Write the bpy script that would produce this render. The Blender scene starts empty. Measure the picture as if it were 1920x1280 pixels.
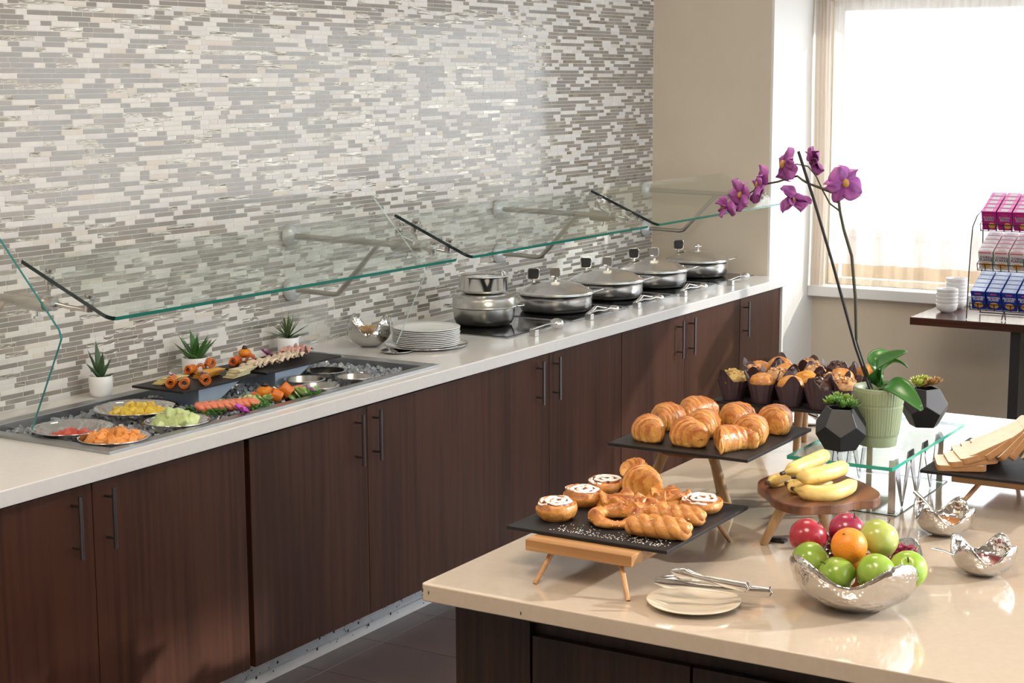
import bpy, math, random
from math import sin, cos, pi, radians, sqrt, exp, floor
from mathutils import Vector, Matrix, noise
R = random.Random(7)
sc = bpy.context.scene
COL = sc.collection
V = Vector
# ------------------------------------------------------------------ camera, world, sun, fill lights, exposure
FPX = 3109.87
CAMZ = 1.978
fw = V((0.84381201, 0.51323957, -0.15673682)); rt = V((0.5191331, -0.85468463, -0.00387414)); up = V((0.13594892, 0.07809822, 0.98763281))
cam = bpy.data.cameras.new('camera'); camo = bpy.data.objects.new('camera', cam); COL.objects.link(camo)
cam.sensor_width = 36; cam.lens = FPX / 1920 * 36; cam.clip_start = .05; cam.clip_end = 200
Mx = Matrix((rt, up, -fw)).transposed().to_4x4(); Mx.translation = V((0, 0, CAMZ)); camo.matrix_world = Mx
sc.camera = camo
sc.view_settings.view_transform = 'Standard'; sc.view_settings.look = 'None'
sc.view_settings.gamma = 1; sc.view_settings.use_curve_mapping = False
sc.view_settings.exposure = 0.52
w = bpy.data.worlds.new('world'); sc.world = w; w.use_nodes = True
bg = w.node_tree.nodes['Background']; bg.inputs[0].default_value = (.93, .97, 1, 1); bg.inputs[1].default_value = 3.0
def lamp(name, kind, loc, energy, color, **k):
    l = bpy.data.lights.new(name, kind); l.energy = energy; l.color = color
    o = bpy.data.objects.new(name, l); COL.objects.link(o); o.location = loc
    for a, b in k.items(): setattr(l, a, b)
    return o
sun = lamp('sun', 'SUN', (6, -4, 6), 3.6, (1, .96, .90), angle=radians(1.0))
sd = V((-.6 * cos(radians(23)), .8 * cos(radians(23)), -sin(radians(23))))
sun.rotation_euler = sd.to_track_quat('-Z', 'Y').to_euler()
for i, (x, y, e) in enumerate([(1.6, 1.0, 55), (4.6, 1.9, 25), (0.4, 3.2, 40)]):
    a = lamp('warm_fill', 'AREA', (x, y, 3.7), e, (1, .84, .66), shape='SQUARE', size=.9)  # added overhead fill that warms the room, no fixture stands for it

# ------------------------------------------------------------------ helpers
def at(px, py, z):
    "point of the horizontal plane z seen at pixel px,py (used only to measure where things stand)"
    d = fw + rt * ((px - 960) / FPX) - up * ((py - 640) / FPX)
    return V((0, 0, CAMZ)) + d * ((z - CAMZ) / d.z)
def atx(px, py, x):
    d = fw + rt * ((px - 960) / FPX) - up * ((py - 640) / FPX)
    return V((0, 0, CAMZ)) + d * (x / d.x)

class MB:
    def __init__(s): s.v = []; s.f = []; s.m = []; s.c = []; s.sm = []
    def add(s, vs, fs, m=0, col=None, sm=False):
        n = len(s.v); s.v += [tuple(p) for p in vs]
        if col is None: s.c += [(1, 1, 1)] * len(vs)
        elif isinstance(col, tuple): s.c += [col] * len(vs)
        else: s.c += list(col)
        for q in fs: s.f.append([i + n for i in q]); s.m.append(m); s.sm.append(sm)
        return s
    def box(s, x0, x1, y0, y1, z0, z1, m=0, col=None):
        vs = [(x, y, z) for z in (z0, z1) for y in (y0, y1) for x in (x0, x1)]
        return s.add(vs, [(0, 2, 3, 1), (4, 5, 7, 6), (0, 1, 5, 4), (2, 6, 7, 3), (0, 4, 6, 2), (1, 3, 7, 5)], m, col)
    def obox(s, c, a, b, n, m=0, col=None):
        "box with centre c and half vectors a, b, n"
        c = V(c); a = V(a); b = V(b); n = V(n)
        vs = [c + a * i + b * j + n * k for k in (-1, 1) for j in (-1, 1) for i in (-1, 1)]
        return s.add(vs, [(0, 2, 3, 1), (4, 5, 7, 6), (0, 1, 5, 4), (2, 6, 7, 3), (0, 4, 6, 2), (1, 3, 7, 5)], m, col)
    def grid(s, fn, nu, nv, cu=False, cv=False, m=0, cfn=None, sm=True):
        vs = []; cs = []
        U = nu if cu else nu + 1; W = nv if cv else nv + 1
        for i in range(U):
            for j in range(W):
                u = i / nu; v = j / nv; vs.append(fn(u, v)); cs.append(cfn(u, v) if cfn else (1, 1, 1))
        fs = []
        for i in range(nu):
            for j in range(nv):
                a = i * W + j; b = ((i + 1) % U) * W + j; j2 = (j + 1) % W
                fs.append((a, b, ((i + 1) % U) * W + j2, i * W + j2))
        return s.add(vs, fs, m, cs, sm)
    def lathe(s, prof, n=32, c=(0, 0, 0), m=0, sm=True, col=None, rf=None):
        c = V(c); vs = []; fs = []; k = len(prof)
        for i in range(n):
            t = 2 * pi * i / n
            for r, z in prof:
                q = rf(t, r, z) if rf else (r, z)
                vs.append(c + V((q[0] * cos(t), q[0] * sin(t), q[1])))
        for i in range(n):
            for j in range(k - 1):
                a = i * k + j; b = ((i + 1) % n) * k + j
                fs.append((a, b, b + 1, a + 1))
        return s.add(vs, fs, m, col, sm)
    def tube(s, pts, r, n=8, m=0, closed=False, col=None, sm=True, flat=1.0, cfn=None):
        pts = [V(p) for p in pts]; N = len(pts)
        rr = r if isinstance(r, (list, tuple)) else [r] * N
        T = []
        for i in range(N):
            a = pts[(i - 1) % N] if (closed or i > 0) else pts[0]; b = pts[(i + 1) % N] if (closed or i < N - 1) else pts[-1]
            T.append((b - a).normalized())
        nrm = T[0].orthogonal().normalized() if abs(T[0].z) > .95 else T[0].cross(V((0, 0, 1))).normalized()
        vs = []; cs = []
        for i in range(N):
            nrm = (nrm - T[i] * nrm.dot(T[i])).normalized(); bn = T[i].cross(nrm)
            for j in range(n):
                t = 2 * pi * j / n
                vs.append(pts[i] + nrm * (cos(t) * rr[i]) + bn * (sin(t) * rr[i] * flat))
                cs.append(cfn(i / (N - 1), t) if cfn else (col or (1, 1, 1)))
        fs = []
        for i in range(N if closed else N - 1):
            for j in range(n):
                a = i * n + j; b = ((i + 1) % N) * n + j; a2 = i * n + (j + 1) % n; b2 = ((i + 1) % N) * n + (j + 1) % n
                fs.append((a, a2, b2, b))
        if not closed:
            pass
        s.add(vs, fs, m, cs, sm)
        if not closed:
            s.add(vs[:n], [tuple(range(n - 1, -1, -1))], m, cs[:n]); s.add(vs[-n:], [tuple(range(n))], m, cs[-n:])
        return s
    def cyl(s, a, b, r, r2=None, n=16, m=0, col=None): return s.tube([a, b], [r, r if r2 is None else r2], n, m, col=col)
    def prism(s, poly, z0, z1, m=0, col=None, ms=None, sm=False):
        k = len(poly)
        vs = [(x, y, z0) for x, y in poly] + [(x, y, z1) for x, y in poly]
        s.add(vs, [tuple(range(k - 1, -1, -1)), tuple(range(k, 2 * k))], m, col)
        n = len(s.v) - 2 * k
        for i in range(k):
            j = (i + 1) % k; s.f.append([n + i, n + j, n + k + j, n + k + i]); s.m.append(m if ms is None else ms); s.sm.append(sm)
        return s
    def ball(s, c, r, n=12, k=8, m=0, col=None, fn=None, cfn=None):
        c = V(c)
        rx, ry, rz = r if isinstance(r, tuple) else (r, r, r)
        def f(u, v):
            t = 2 * pi * u; p = pi * v
            d = V((sin(p) * cos(t), sin(p) * sin(t), -cos(p)))
            g = fn(d) if fn else 1
            return c + V((d.x * rx, d.y * ry, d.z * rz)) * g
        def cf(u, v):
            if cfn: t = 2 * pi * u; p = pi * v; return cfn(V((sin(p) * cos(t), sin(p) * sin(t), -cos(p))))
            return col or (1, 1, 1)
        return s.grid(f, n, k, cu=True, m=m, cfn=cf)
    def xf(s, M):
        s.v = [tuple(M @ V(p)) for p in s.v]; return s
    def mesh(s, name, mats):
        me = bpy.data.meshes.new(name); me.from_pydata(s.v, [], s.f)
        if not isinstance(mats, (list, tuple)): mats = [mats]
        for q in mats: me.materials.append(q)
        me.polygons.foreach_set('material_index', s.m); me.polygons.foreach_set('use_smooth', s.sm)
        ca = me.color_attributes.new('Col', 'FLOAT_COLOR', 'POINT')
        fl = []
        for c in s.c: fl += [c[0], c[1], c[2], 1]
        ca.data.foreach_set('color', fl)
        me.update()
        return me
    def obj(s, name, mats, parent=None, bevel=0, loc=None, seg=2):
        o = bpy.data.objects.new(name, s.mesh(name, mats)); COL.objects.link(o)
        if parent: o.parent = parent
        if loc is not None: o.location = loc
        if bevel:
            b = o.modifiers.new('bevel', 'BEVEL'); b.width = bevel; b.segments = seg; b.limit_method = 'ANGLE'; b.angle_limit = radians(40)
        return o
def tag(o, label, cat, group=None, kind=None):
    if label: o['label'] = label
    if cat: o['category'] = cat
    if group: o['group'] = group
    if kind: o['kind'] = kind
    return o
def thing(name, label, cat, loc=(0, 0, 0), rz=0, group=None, rot=None):
    o = bpy.data.objects.new(name, None); COL.objects.link(o); o.location = loc; o.rotation_euler = rot or (0, 0, rz)
    o.empty_display_size = .05
    return tag(o, label, cat, group)
def struct(o): o['kind'] = 'structure'; return o
def kids(o, _all=None): return list(o.children)
def dup(o, parent=None, top=True, loc=None, rz=None, label=None, scale=None):
    c = o.copy(); COL.objects.link(c)
    if parent: c.parent = parent
    for ch in KID.get(o, []): dup(ch, c, False)
    if top:
        if loc is not None: c.location = loc
        if rz is not None: c.rotation_euler = (0, 0, rz)
        if label: c['label'] = label
        if scale: c.scale = (scale, scale, scale)
    return c
class KidMap:
    def get(s, o, d): return [c for c in o.children]
KID = KidMap()
def nz(p, s=1.0, seed=0.0): return noise.noise(V(p) * s + V((seed, seed * 1.7, -seed)))

# ------------------------------------------------------------------ materials
def mat(name, col, rough=.5, metal=0, spec=.5, var=0, vs=8, vstretch=(1, 1, 1), col2=None, bump=0, bs=40, bstretch=None, trans=0, coat=0, attr=False, sss=0, emit=None, sheen=0):
    m = bpy.data.materials.new(name); m.use_nodes = True; nt = m.node_tree; N = nt.nodes; L = nt.links
    b = N['Principled BSDF']
    b.inputs['Base Color'].default_value = (*col, 1); b.inputs['Roughness'].default_value = rough; b.inputs['Metallic'].default_value = metal
    b.inputs['Specular IOR Level'].default_value = spec; b.inputs['Transmission Weight'].default_value = trans; b.inputs['Coat Weight'].default_value = coat
    b.inputs['Coat Roughness'].default_value = .08
    if sss: b.inputs['Subsurface Weight'].default_value = sss; b.inputs['Subsurface Radius'].default_value = (.02, .01, .005); b.inputs['Subsurface Scale'].default_value = .5
    tc = N.new('ShaderNodeTexCoord'); src = None
    if col2 or var:
        mp = N.new('ShaderNodeMapping'); mp.inputs['Scale'].default_value = vstretch; L.new(tc.outputs['Object'], mp.inputs[0])
        n = N.new('ShaderNodeTexNoise'); n.inputs['Scale'].default_value = vs; n.inputs['Detail'].default_value = 6; n.inputs['Roughness'].default_value = .6
        L.new(mp.outputs[0], n.inputs['Vector'])
        r = N.new('ShaderNodeValToRGB'); r.color_ramp.elements[0].position = .3; r.color_ramp.elements[1].position = .72
        c2 = col2 or tuple(x * (1 - var) for x in col)
        r.color_ramp.elements[0].color = (*c2, 1); r.color_ramp.elements[1].color = (*col, 1)
        L.new(n.outputs['Fac'], r.inputs[0]); src = r.outputs[0]
    if attr:
        a = N.new('ShaderNodeVertexColor'); a.layer_name = 'Col'
        if src:
            mx = N.new('ShaderNodeMix'); mx.data_type = 'RGBA'; mx.blend_type = 'MULTIPLY'; mx.inputs[0].default_value = 1
            L.new(src, mx.inputs[6]); L.new(a.outputs[0], mx.inputs[7]); src = mx.outputs[2]
        else: src = a.outputs[0]
    if src: L.new(src, b.inputs['Base Color'])
    if bump:
        mp2 = N.new('ShaderNodeMapping'); mp2.inputs['Scale'].default_value = bstretch or (1, 1, 1); L.new(tc.outputs['Object'], mp2.inputs[0])
        n2 = N.new('ShaderNodeTexNoise'); n2.inputs['Scale'].default_value = bs; n2.inputs['Detail'].default_value = 4; L.new(mp2.outputs[0], n2.inputs['Vector'])
        bp = N.new('ShaderNodeBump'); bp.inputs['Strength'].default_value = bump; bp.inputs['Distance'].default_value = .004
        L.new(n2.outputs['Fac'], bp.inputs['Height']); L.new(bp.outputs[0], b.inputs['Normal'])
    if emit: b.inputs['Emission Color'].default_value = (*emit[0], 1); b.inputs['Emission Strength'].default_value = emit[1]
    return m
def wood(name, c1, c2, rough, axis, fine=60, coat=0, s2=.9):
    "straight veneer or plank grain running along one axis"
    m = mat(name, c1, rough, coat=coat); nt = m.node_tree; N = nt.nodes; L = nt.links; b = N['Principled BSDF']
    tc = N.new('ShaderNodeTexCoord')
    def nn(scale, st, det=5):
        mp = N.new('ShaderNodeMapping'); mp.inputs['Scale'].default_value = st; L.new(tc.outputs['Object'], mp.inputs[0])
        n = N.new('ShaderNodeTexNoise'); n.inputs['Scale'].default_value = scale; n.inputs['Detail'].default_value = det; L.new(mp.outputs[0], n.inputs['Vector']); return n
    st = [1, 1, 1]; st[axis] = .035
    st2 = [1, 1, 1]; st2[axis] = .06
    n1 = nn(fine, st, 3); n2 = nn(fine * .11, st2, 3)
    ad = N.new('ShaderNodeMath'); ad.operation = 'MULTIPLY_ADD'; ad.inputs[1].default_value = s2; L.new(n2.outputs['Fac'], ad.inputs[0]); L.new(n1.outputs['Fac'], ad.inputs[2])
    r = N.new('ShaderNodeValToRGB'); r.color_ramp.elements[0].position = .62; r.color_ramp.elements[1].position = 1.25
    r.color_ramp.elements[1].position = 1.05
    r.color_ramp.elements[0].position = .72
    sc_ = N.new('ShaderNodeMath'); sc_.operation = 'MULTIPLY'; sc_.inputs[1].default_value = .93
    L.new(ad.outputs[0], sc_.inputs[0]); L.new(sc_.outputs[0], r.inputs[0])
    r.color_ramp.elements[0].color = (*c2, 1); r.color_ramp.elements[1].color = (*c1, 1)
    L.new(r.outputs[0], b.inputs['Base Color'])
    bp = N.new('ShaderNodeBump'); bp.inputs['Strength'].default_value = .12; bp.inputs['Distance'].default_value = .001
    L.new(n1.outputs['Fac'], bp.inputs['Height']); L.new(bp.outputs[0], b.inputs['Normal'])
    return m
def sheet_glass(name, tint, refl=.9, rough=.0, f0=.05):
    "clear pane: lets light through with a slight tint and mirrors at grazing angles"
    m = bpy.data.materials.new(name); m.use_nodes = True; nt = m.node_tree; N = nt.nodes; L = nt.links; N.clear()
    out = N.new('ShaderNodeOutputMaterial'); t = N.new('ShaderNodeBsdfTransparent'); t.inputs[0].default_value = (*tint, 1)
    g = N.new('ShaderNodeBsdfGlossy'); g.inputs['Roughness'].default_value = rough; g.inputs[0].default_value = (refl, refl, refl, 1)
    lw = N.new('ShaderNodeLayerWeight'); lw.inputs[0].default_value = .5; pw = N.new('ShaderNodeMath'); pw.operation = 'POWER'; pw.inputs[1].default_value = 4.0
    fr = N.new('ShaderNodeMath'); fr.operation = 'MULTIPLY_ADD'; fr.inputs[1].default_value = .55; fr.inputs[2].default_value = f0; fr.use_clamp = True
    L.new(lw.outputs['Facing'], pw.inputs[0]); L.new(pw.outputs[0], fr.inputs[0]); mx = N.new('ShaderNodeMixShader')
    L.new(fr.outputs[0], mx.inputs[0]); L.new(t.outputs[0], mx.inputs[1]); L.new(g.outputs[0], mx.inputs[2]); L.new(mx.outputs[0], out.inputs[0])
    return m
M_quartz = mat('quartz', (.70, .685, .665), .13, var=.05, vs=60, spec=.5)
M_quartz2 = mat('quartz_island', (.52, .435, .345), .09, var=.06, vs=60, spec=.8, coat=.5)
M_wood = wood('dark_veneer', (.066, .026, .0155), (.035, .0135, .0085), .40, 2, 42)
for _w in (M_wood,): _w.node_tree.nodes['Principled BSDF'].inputs['Specular IOR Level'].default_value = .28
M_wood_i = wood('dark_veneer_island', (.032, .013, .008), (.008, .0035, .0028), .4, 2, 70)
M_table = wood('dark_table', (.09, .035, .022), (.045, .018, .012), .18, 1, 50)
M_black = mat('black_gap', (.006, .005, .005), .7)
M_blackm = mat('black_metal', (.02, .02, .02), .35)
M_steel = mat('brushed_steel', (.56, .55, .53), .26, 1, var=.08, vs=30, bump=.03, bs=200)
M_steel_d = mat('dull_steel', (.42, .43, .44), .34, 1, var=.1, vs=20)
M_chrome = mat('polished_steel', (.72, .71, .70), .09, 1)
M_hammer = mat('hammered_steel', (.62, .60, .58), .11, 1)
_n = M_hammer.node_tree; _v = _n.nodes.new('ShaderNodeTexVoronoi'); _v.feature = 'SMOOTH_F1'; _v.inputs['Scale'].default_value = 120; _t = _n.nodes.new('ShaderNodeTexCoord'); _b = _n.nodes.new('ShaderNodeBump'); _b.inputs['Strength'].default_value = .28; _b.inputs['Distance'].default_value = .006
_n.links.new(_t.outputs['Object'], _v.inputs['Vector']); _n.links.new(_v.outputs['Distance'], _b.inputs['Height']); _n.links.new(_b.outputs[0], _n.nodes['Principled BSDF'].inputs['Normal'])
M_pan = mat('pan_steel', (.78, .77, .76), .24, 1)
M_nickel = mat('satin_nickel', (.50, .48, .44), .28, 1)
M_pull = mat('grey_steel_pull', (.22, .22, .23), .32, 1)
M_wallp = mat('beige_paint', (.72, .62, .49), .8, var=.06, vs=3, bump=.03, bs=150)
M_white = mat('white_paint', (.80, .79, .76), .45, var=.03, vs=4)
M_ceil = mat('ceiling_paint', (.78, .76, .72), .9)
M_floor = mat('floor_tile_stone', (.085, .062, .062), .32, col2=(.055, .043, .046), vs=5, bump=.05, bs=90)
M_grout_f = mat('floor_grout', (.03, .028, .03), .8)
M_grout_l = mat('pale_grout', (.30, .28, .30), .6)
M_kick = mat('kick_panel', (.62, .65, .70), .3, col2=(.48, .50, .54), vs=25, spec=.6)
M_speck = mat('dark_spots', (.03, .03, .035), .8)
M_gl1 = mat('glass_tile_grey', (.265, .250, .230), .12, var=.10, vs=4, spec=.55, coat=.25)
M_gl2 = mat('glass_tile_warm', (.30, .270, .240), .13, var=.10, vs=4, spec=.55, coat=.25)
M_gl3 = mat('glass_tile_rippled', (.52, .50, .45), .09, .55, col2=(.24, .22, .18), vs=26, vstretch=(.5, 1, 2.5), spec=.9, bump=.9, bs=34, bstretch=(.5, 1, 2))
M_st1 = mat('stone_tile_white', (.66, .64, .605), .38, var=.08, vs=30)
M_st2 = mat('stone_tile_cream', (.62, .575, .51), .42, var=.08, vs=30)
M_st3 = mat('stone_tile_grey', (.61, .595, .58), .36, var=.08, vs=30)
M_grout = mat('wall_grout', (.68, .65, .61), .85)
M_glass = sheet_glass('guard_glass', (.93, .965, .945), .95)
M_gedge = mat('green_glass_edge', (.01, .19, .14), .15, spec=.6)
M_gedge2 = mat('dark_glass_edge', (.008, .02, .022), .15, spec=.6)
M_pane = sheet_glass('window_pane', (.97, .98, .99), .8)
M_sideg = sheet_glass('clear_side_glass', (.985, .995, .99), .8)
M_slate = mat('black_slate', (.013, .012, .014), .5, spec=.3, var=.3, vs=30, bump=.12, bs=60)
M_bam = wood('bamboo', (.46, .245, .098), (.30, .145, .052), .38, 1, 45)
M_ash = wood('pale_leg_wood', (.44, .27, .13), (.30, .17, .075), .45, 2, 45)
M_walnut = wood('walnut', (.20, .082, .038), (.075, .030, .018), .34, 0, 24, s2=1.0)
M_white_c = mat('white_china', (.80, .80, .80), .16, spec=.6)
M_cream_c = mat('cream_china', (.70, .62, .50), .18, spec=.6)
M_pot = mat('white_pot', (.80, .80, .82), .3)
M_soil = mat('dark_soil', (.03, .02, .018), .9, bump=.6, bs=120)
M_leaf = mat('green_leaf', (.07, .20, .035), .42, col2=(.035, .11, .022), vs=14, spec=.4)
M_leafd = mat('dark_aloe_leaf', (.055, .12, .045), .45, col2=(.03, .07, .03), vs=20)
M_spike = mat('grassy_leaf', (.12, .19, .06), .5, col2=(.04, .09, .035), vs=20)
M_orch = mat('orchid_leaf', (.055, .21, .035), .28, col2=(.035, .14, .025), vs=6, vstretch=(1, 1, 1), spec=.5)
M_sagep = mat('sage_green_pot', (.27, .33, .20), .42, var=.05)
M_geo = mat('matt_black_pot', (.013, .013, .017), .42, spec=.4)
M_petal = mat('purple_petal', (1, 1, 1), .5, attr=True, sss=.0)
M_stem = mat('dark_stem', (.045, .045, .022), .45)
M_stake = mat('black_stake', (.012, .012, .012), .35)
M_pastry = mat('baked_crust', (.95, .92, .88), .36, col2=(.58, .44, .32), vs=34, attr=True, bump=.5, bs=110, coat=.04)
M_icing = mat('white_icing', (.85, .80, .76), .3)
M_sugar = mat('powdered_sugar', (.85, .82, .78), .9)
M_raisin = mat('raisin', (.035, .012, .008), .4)
M_wrap = mat('brown_paper_wrap', (.075, .042, .055), .5, col2=(.036, .018, .022), vs=14)
M_food = mat('cut_food', (1, 1, 1), .35, col2=(.72, .72, .72), vs=50, attr=True, bump=.1, bs=80)
M_crumb = mat('bread_crumb', (.95, .89, .78), .85, col2=(.90, .80, .65), vs=60, bump=.3, bs=200)
M_crust = mat('bread_crust', (.46, .235, .09), .75, col2=(.34, .15, .055), vs=30)
M_apple = mat('apple_skin', (1, 1, 1), .22, attr=True, col2=(.86, .86, .8), vs=40, spec=.5)
M_orange = mat('orange_peel', (.74, .25, .010), .40, col2=(.64, .19, .008), vs=60, bump=.25, bs=260)
M_banana = mat('banana_peel', (1, 1, 1), .42, attr=True, col2=(.75, .66, .5), vs=26, vstretch=(1, 1, 1))
M_ice = mat('crushed_ice', (.36, .39, .44), .12, col2=(.16, .18, .21), vs=60, spec=.8)
M_jam1 = mat('amber_jam', (.42, .14, .02), .1, spec=.7)
M_jam2 = mat('red_jam', (.16, .012, .01), .12, spec=.7, bump=.4, bs=80)
M_sucA = mat('succulent_green', (1, 1, 1), .45, attr=True)
M_paper = mat('printed_card', (1, 1, 1), .3, attr=True)
M_txtw = mat('white_print', (.75, .75, .75), .5)
M_txtb = mat('dark_purple_print', (.06, .03, .10), .5)
M_txtg = mat('grey_print', (.42, .36, .42), .5)
M_txtr = mat('red_print', (.6, .04, .07), .5)
# ------------------------------------------------------------------ room shell
CT = .91; YF = 3.359; YW = 4.177; XP = 8.391; XW = 9.05; YP = 3.477; ZC = 3.9
# floor: base with recessed joints, the tiles that show are pieces of their own
fl = struct(MB().box(-3, 9.3, -3.2, 4.4, -.12, -.012).obj('floor', M_grout_f))
k = 0
ft = MB().box(-.166, .166, -.3035, .3035, -.011, 0).mesh('floor_tile', M_floor)
far = MB()
for i in range(-21, 15):
    for j in range(-1, 11):
        xc = 4.257 + .335 * i + .1675; yc = 3.339 - .61 * j - .3065
        if 3.6 < xc < 7.2 and j in (-1, 0):
            o = bpy.data.objects.new('floor_tile', ft); COL.objects.link(o); o.parent = fl; o.location = (xc, yc, 0)
        else: far.box(xc - .166, xc + .166, yc - .3035, min(yc + .3035, 4.3), -.011, 0)
o = far.obj('distant_floor_tile', M_floor, fl); o['kind'] = 'stuff'
o = MB().box(-3, 9, 3.337, 3.341, -.011, -.001).obj('pale_grout_line', M_grout_l, fl)
struct(MB().box(-3, 9.3, -3.2, 4.4, ZC, ZC + .1).obj('ceiling', M_ceil))
# tiled wall
wall = struct(MB().box(-3, 8.6, YW, 4.4, 0, ZC).obj('wall_left', M_grout))
PIT = .0170
cand = []; field = MB()
mats_t = [M_gl1, M_gl2, M_gl3, M_st1, M_st2, M_st3]
TR = random.Random(11)
def tile_mesh(mb, x, z, L, g, dy=0.0):
    h = .00760
    d = .0010 if g > 2 else .0006
    y0 = YW; y1 = YW - d + dy
    a = .0004
    vs = [(x, y0, z - h), (x + L, y0, z - h), (x + L, y0, z + h), (x, y0, z + h), (x + a, y1, z - h + a), (x + L - a, y1, z - h + a), (x + L - a, y1, z + h - a), (x + a, y1, z + h - a)]
    mb.add(vs, [(4, 7, 6, 5)[::-1], (0, 1, 5, 4), (1, 2, 6, 5), (2, 3, 7, 6), (3, 0, 4, 7)], g)
def ppx(x, y, z):
    d = V((x, y, z - CAMZ)); q = d.dot(fw)
    return 960 + FPX * d.dot(rt) / q, 640 - FPX * d.dot(up) / q, q
row = 0; z = CT + .010
near = []
while z < 3.1:
    x = 2.7 + TR.random() * .1; grey = TR.random() < .5
    while x < XP - .004:
        if grey: L = TR.choice([.048, .048, .098, .098, .148]); g = 2 if TR.random() < .30 else (1 if TR.random() < .25 else 0)
        else: L = TR.choice([.048, .073, .098, .098]); q = TR.random(); g = 4 if q < .12 else (5 if q < .4 else 3)
        L = min(L, XP - x - .001)
        if L > .004:
            px, py, q = ppx(x + L / 2, YW, z)
            tilt = TR.uniform(-.0003, .0002)
            if 8 < px < 250 and 10 < py < 1000 and L in (.048, .073, .098, .148): near.append((L * (1 / q) ** 2, x, z, L, g))
            else: tile_mesh(field, x, z, L - .0018, g, tilt)
        x += L
        grey = (TR.random() < .60) if grey else (TR.random() < .68)
    z += PIT; row += 1
near.sort(reverse=True); cache = {}
for n, (s_, x, z, L, g) in enumerate(near):
    if n >= 300: tile_mesh(field, x, z, L - .0018, g, 0); continue
    if (L, g) not in cache:
        mb = MB(); tile_mesh(mb, 0, 0, L - .0018, g); mb.v = [(a, b - YW, c) for a, b, c in mb.v]; cache[(L, g)] = mb.mesh('wall_tile', mats_t)
    o = bpy.data.objects.new('wall_tile', cache[(L, g)]); COL.objects.link(o); o.parent = wall; o.location = (x, YW, z)
o = field.obj('tile_field', mats_t, wall); o['kind'] = 'stuff'
# pier with its white reveal, window wall, sill, window
struct(MB().box(XP, XW + .2, YP, 4.4, 0, ZC).obj('wall_pier', M_wallp))
struct(MB().box(XP + .003, XW, YP - .012, YP, 0, ZC).obj('trim_1', M_white))
wf = MB().box(XW, XW + .18, -3.2, YP, 0, .775).box(XW, XW + .18, -3.2, YP, 2.40, ZC).box(XW, XW + .18, 3.40, YP, .775, 2.40).box(XW, XW + .18, -3.2, -2.2, .775, 2.40)
struct(wf.obj('wall_window', M_wallp))
struct(MB().box(8.965, XW + .16, -2.2, YP - .012, .737, .797).obj('trim_2', M_white, bevel=.005))
wn = struct(MB().box(XW + .06, XW + .12, 3.335, 3.40, .797, 2.40).box(XW + .06, XW + .12, -2.2, 3.335, 2.345, 2.40).box(XW + .06, XW + .12, -2.2, 3.335, .797, .835)
            .box(XW + .06, XW + .12, 1.55, 1.61, .835, 2.345).box(XW + .06, XW + .12, -.3, -.24, .835, 2.345).obj('window_1', M_white, bevel=.004))
for y0, y1 in ((1.61, 3.335), (-.24, 1.55), (-2.2, -.3)):
    MB().box(XW + .085, XW + .093, y0, y1, .835, 2.345).obj('pane', M_pane, wn)
# unseen side of the room: tall windows added to let sun onto the island, and the back wall behind the viewer
struct(MB().box(-3, 1.2, -3.3, -3.2, 0, ZC).box(1.2, 9.3, -3.3, -3.2, 0, .5).box(9.0, 9.3, -3.3, -3.2, .5, ZC).obj('wall_right', M_wallp))
struct(MB().box(-3.1, -3, -3.2, 4.4, 0, ZC).obj('wall_back', M_wallp))
wn2 = struct(MB().box(1.2, 9.0, -3.28, -3.22, .5, .56).box(1.2, 9.0, -3.28, -3.22, 3.84, 3.9).box(1.2, 1.26, -3.28, -3.22, .56, 3.84).box(5.2, 5.26, -3.28, -3.22, .56, 3.84).obj('added_sun_window', M_white))
for x0, x1 in ((1.26, 5.2), (5.26, 9.0)): MB().box(x0, x1, -3.254, -3.246, .56, 3.84).obj('pane', M_pane, wn2)
# outdoors: pale ground, a low brown wall and a pale building far off
g = MB().box(9.4, 60, -40, 40, -.4, -.3).obj('outdoor_ground', mat('pale_paving', (.80, .79, .78), .8, var=.15, vs=2)); tag(g, 'pale sunlit paving outside the window', 'paving', kind='structure')
lw = MB().box(14.5, 14.8, -2, 9, -.3, .55).box(14.45, 14.85, -2, 9, .55, .62).obj('garden_wall', mat('brown_wall', (.30, .19, .11), .85, var=.5, vs=9)); tag(lw, 'low brown wall outdoors, glimpsed through the foot of the sheer curtain', 'wall')
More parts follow.
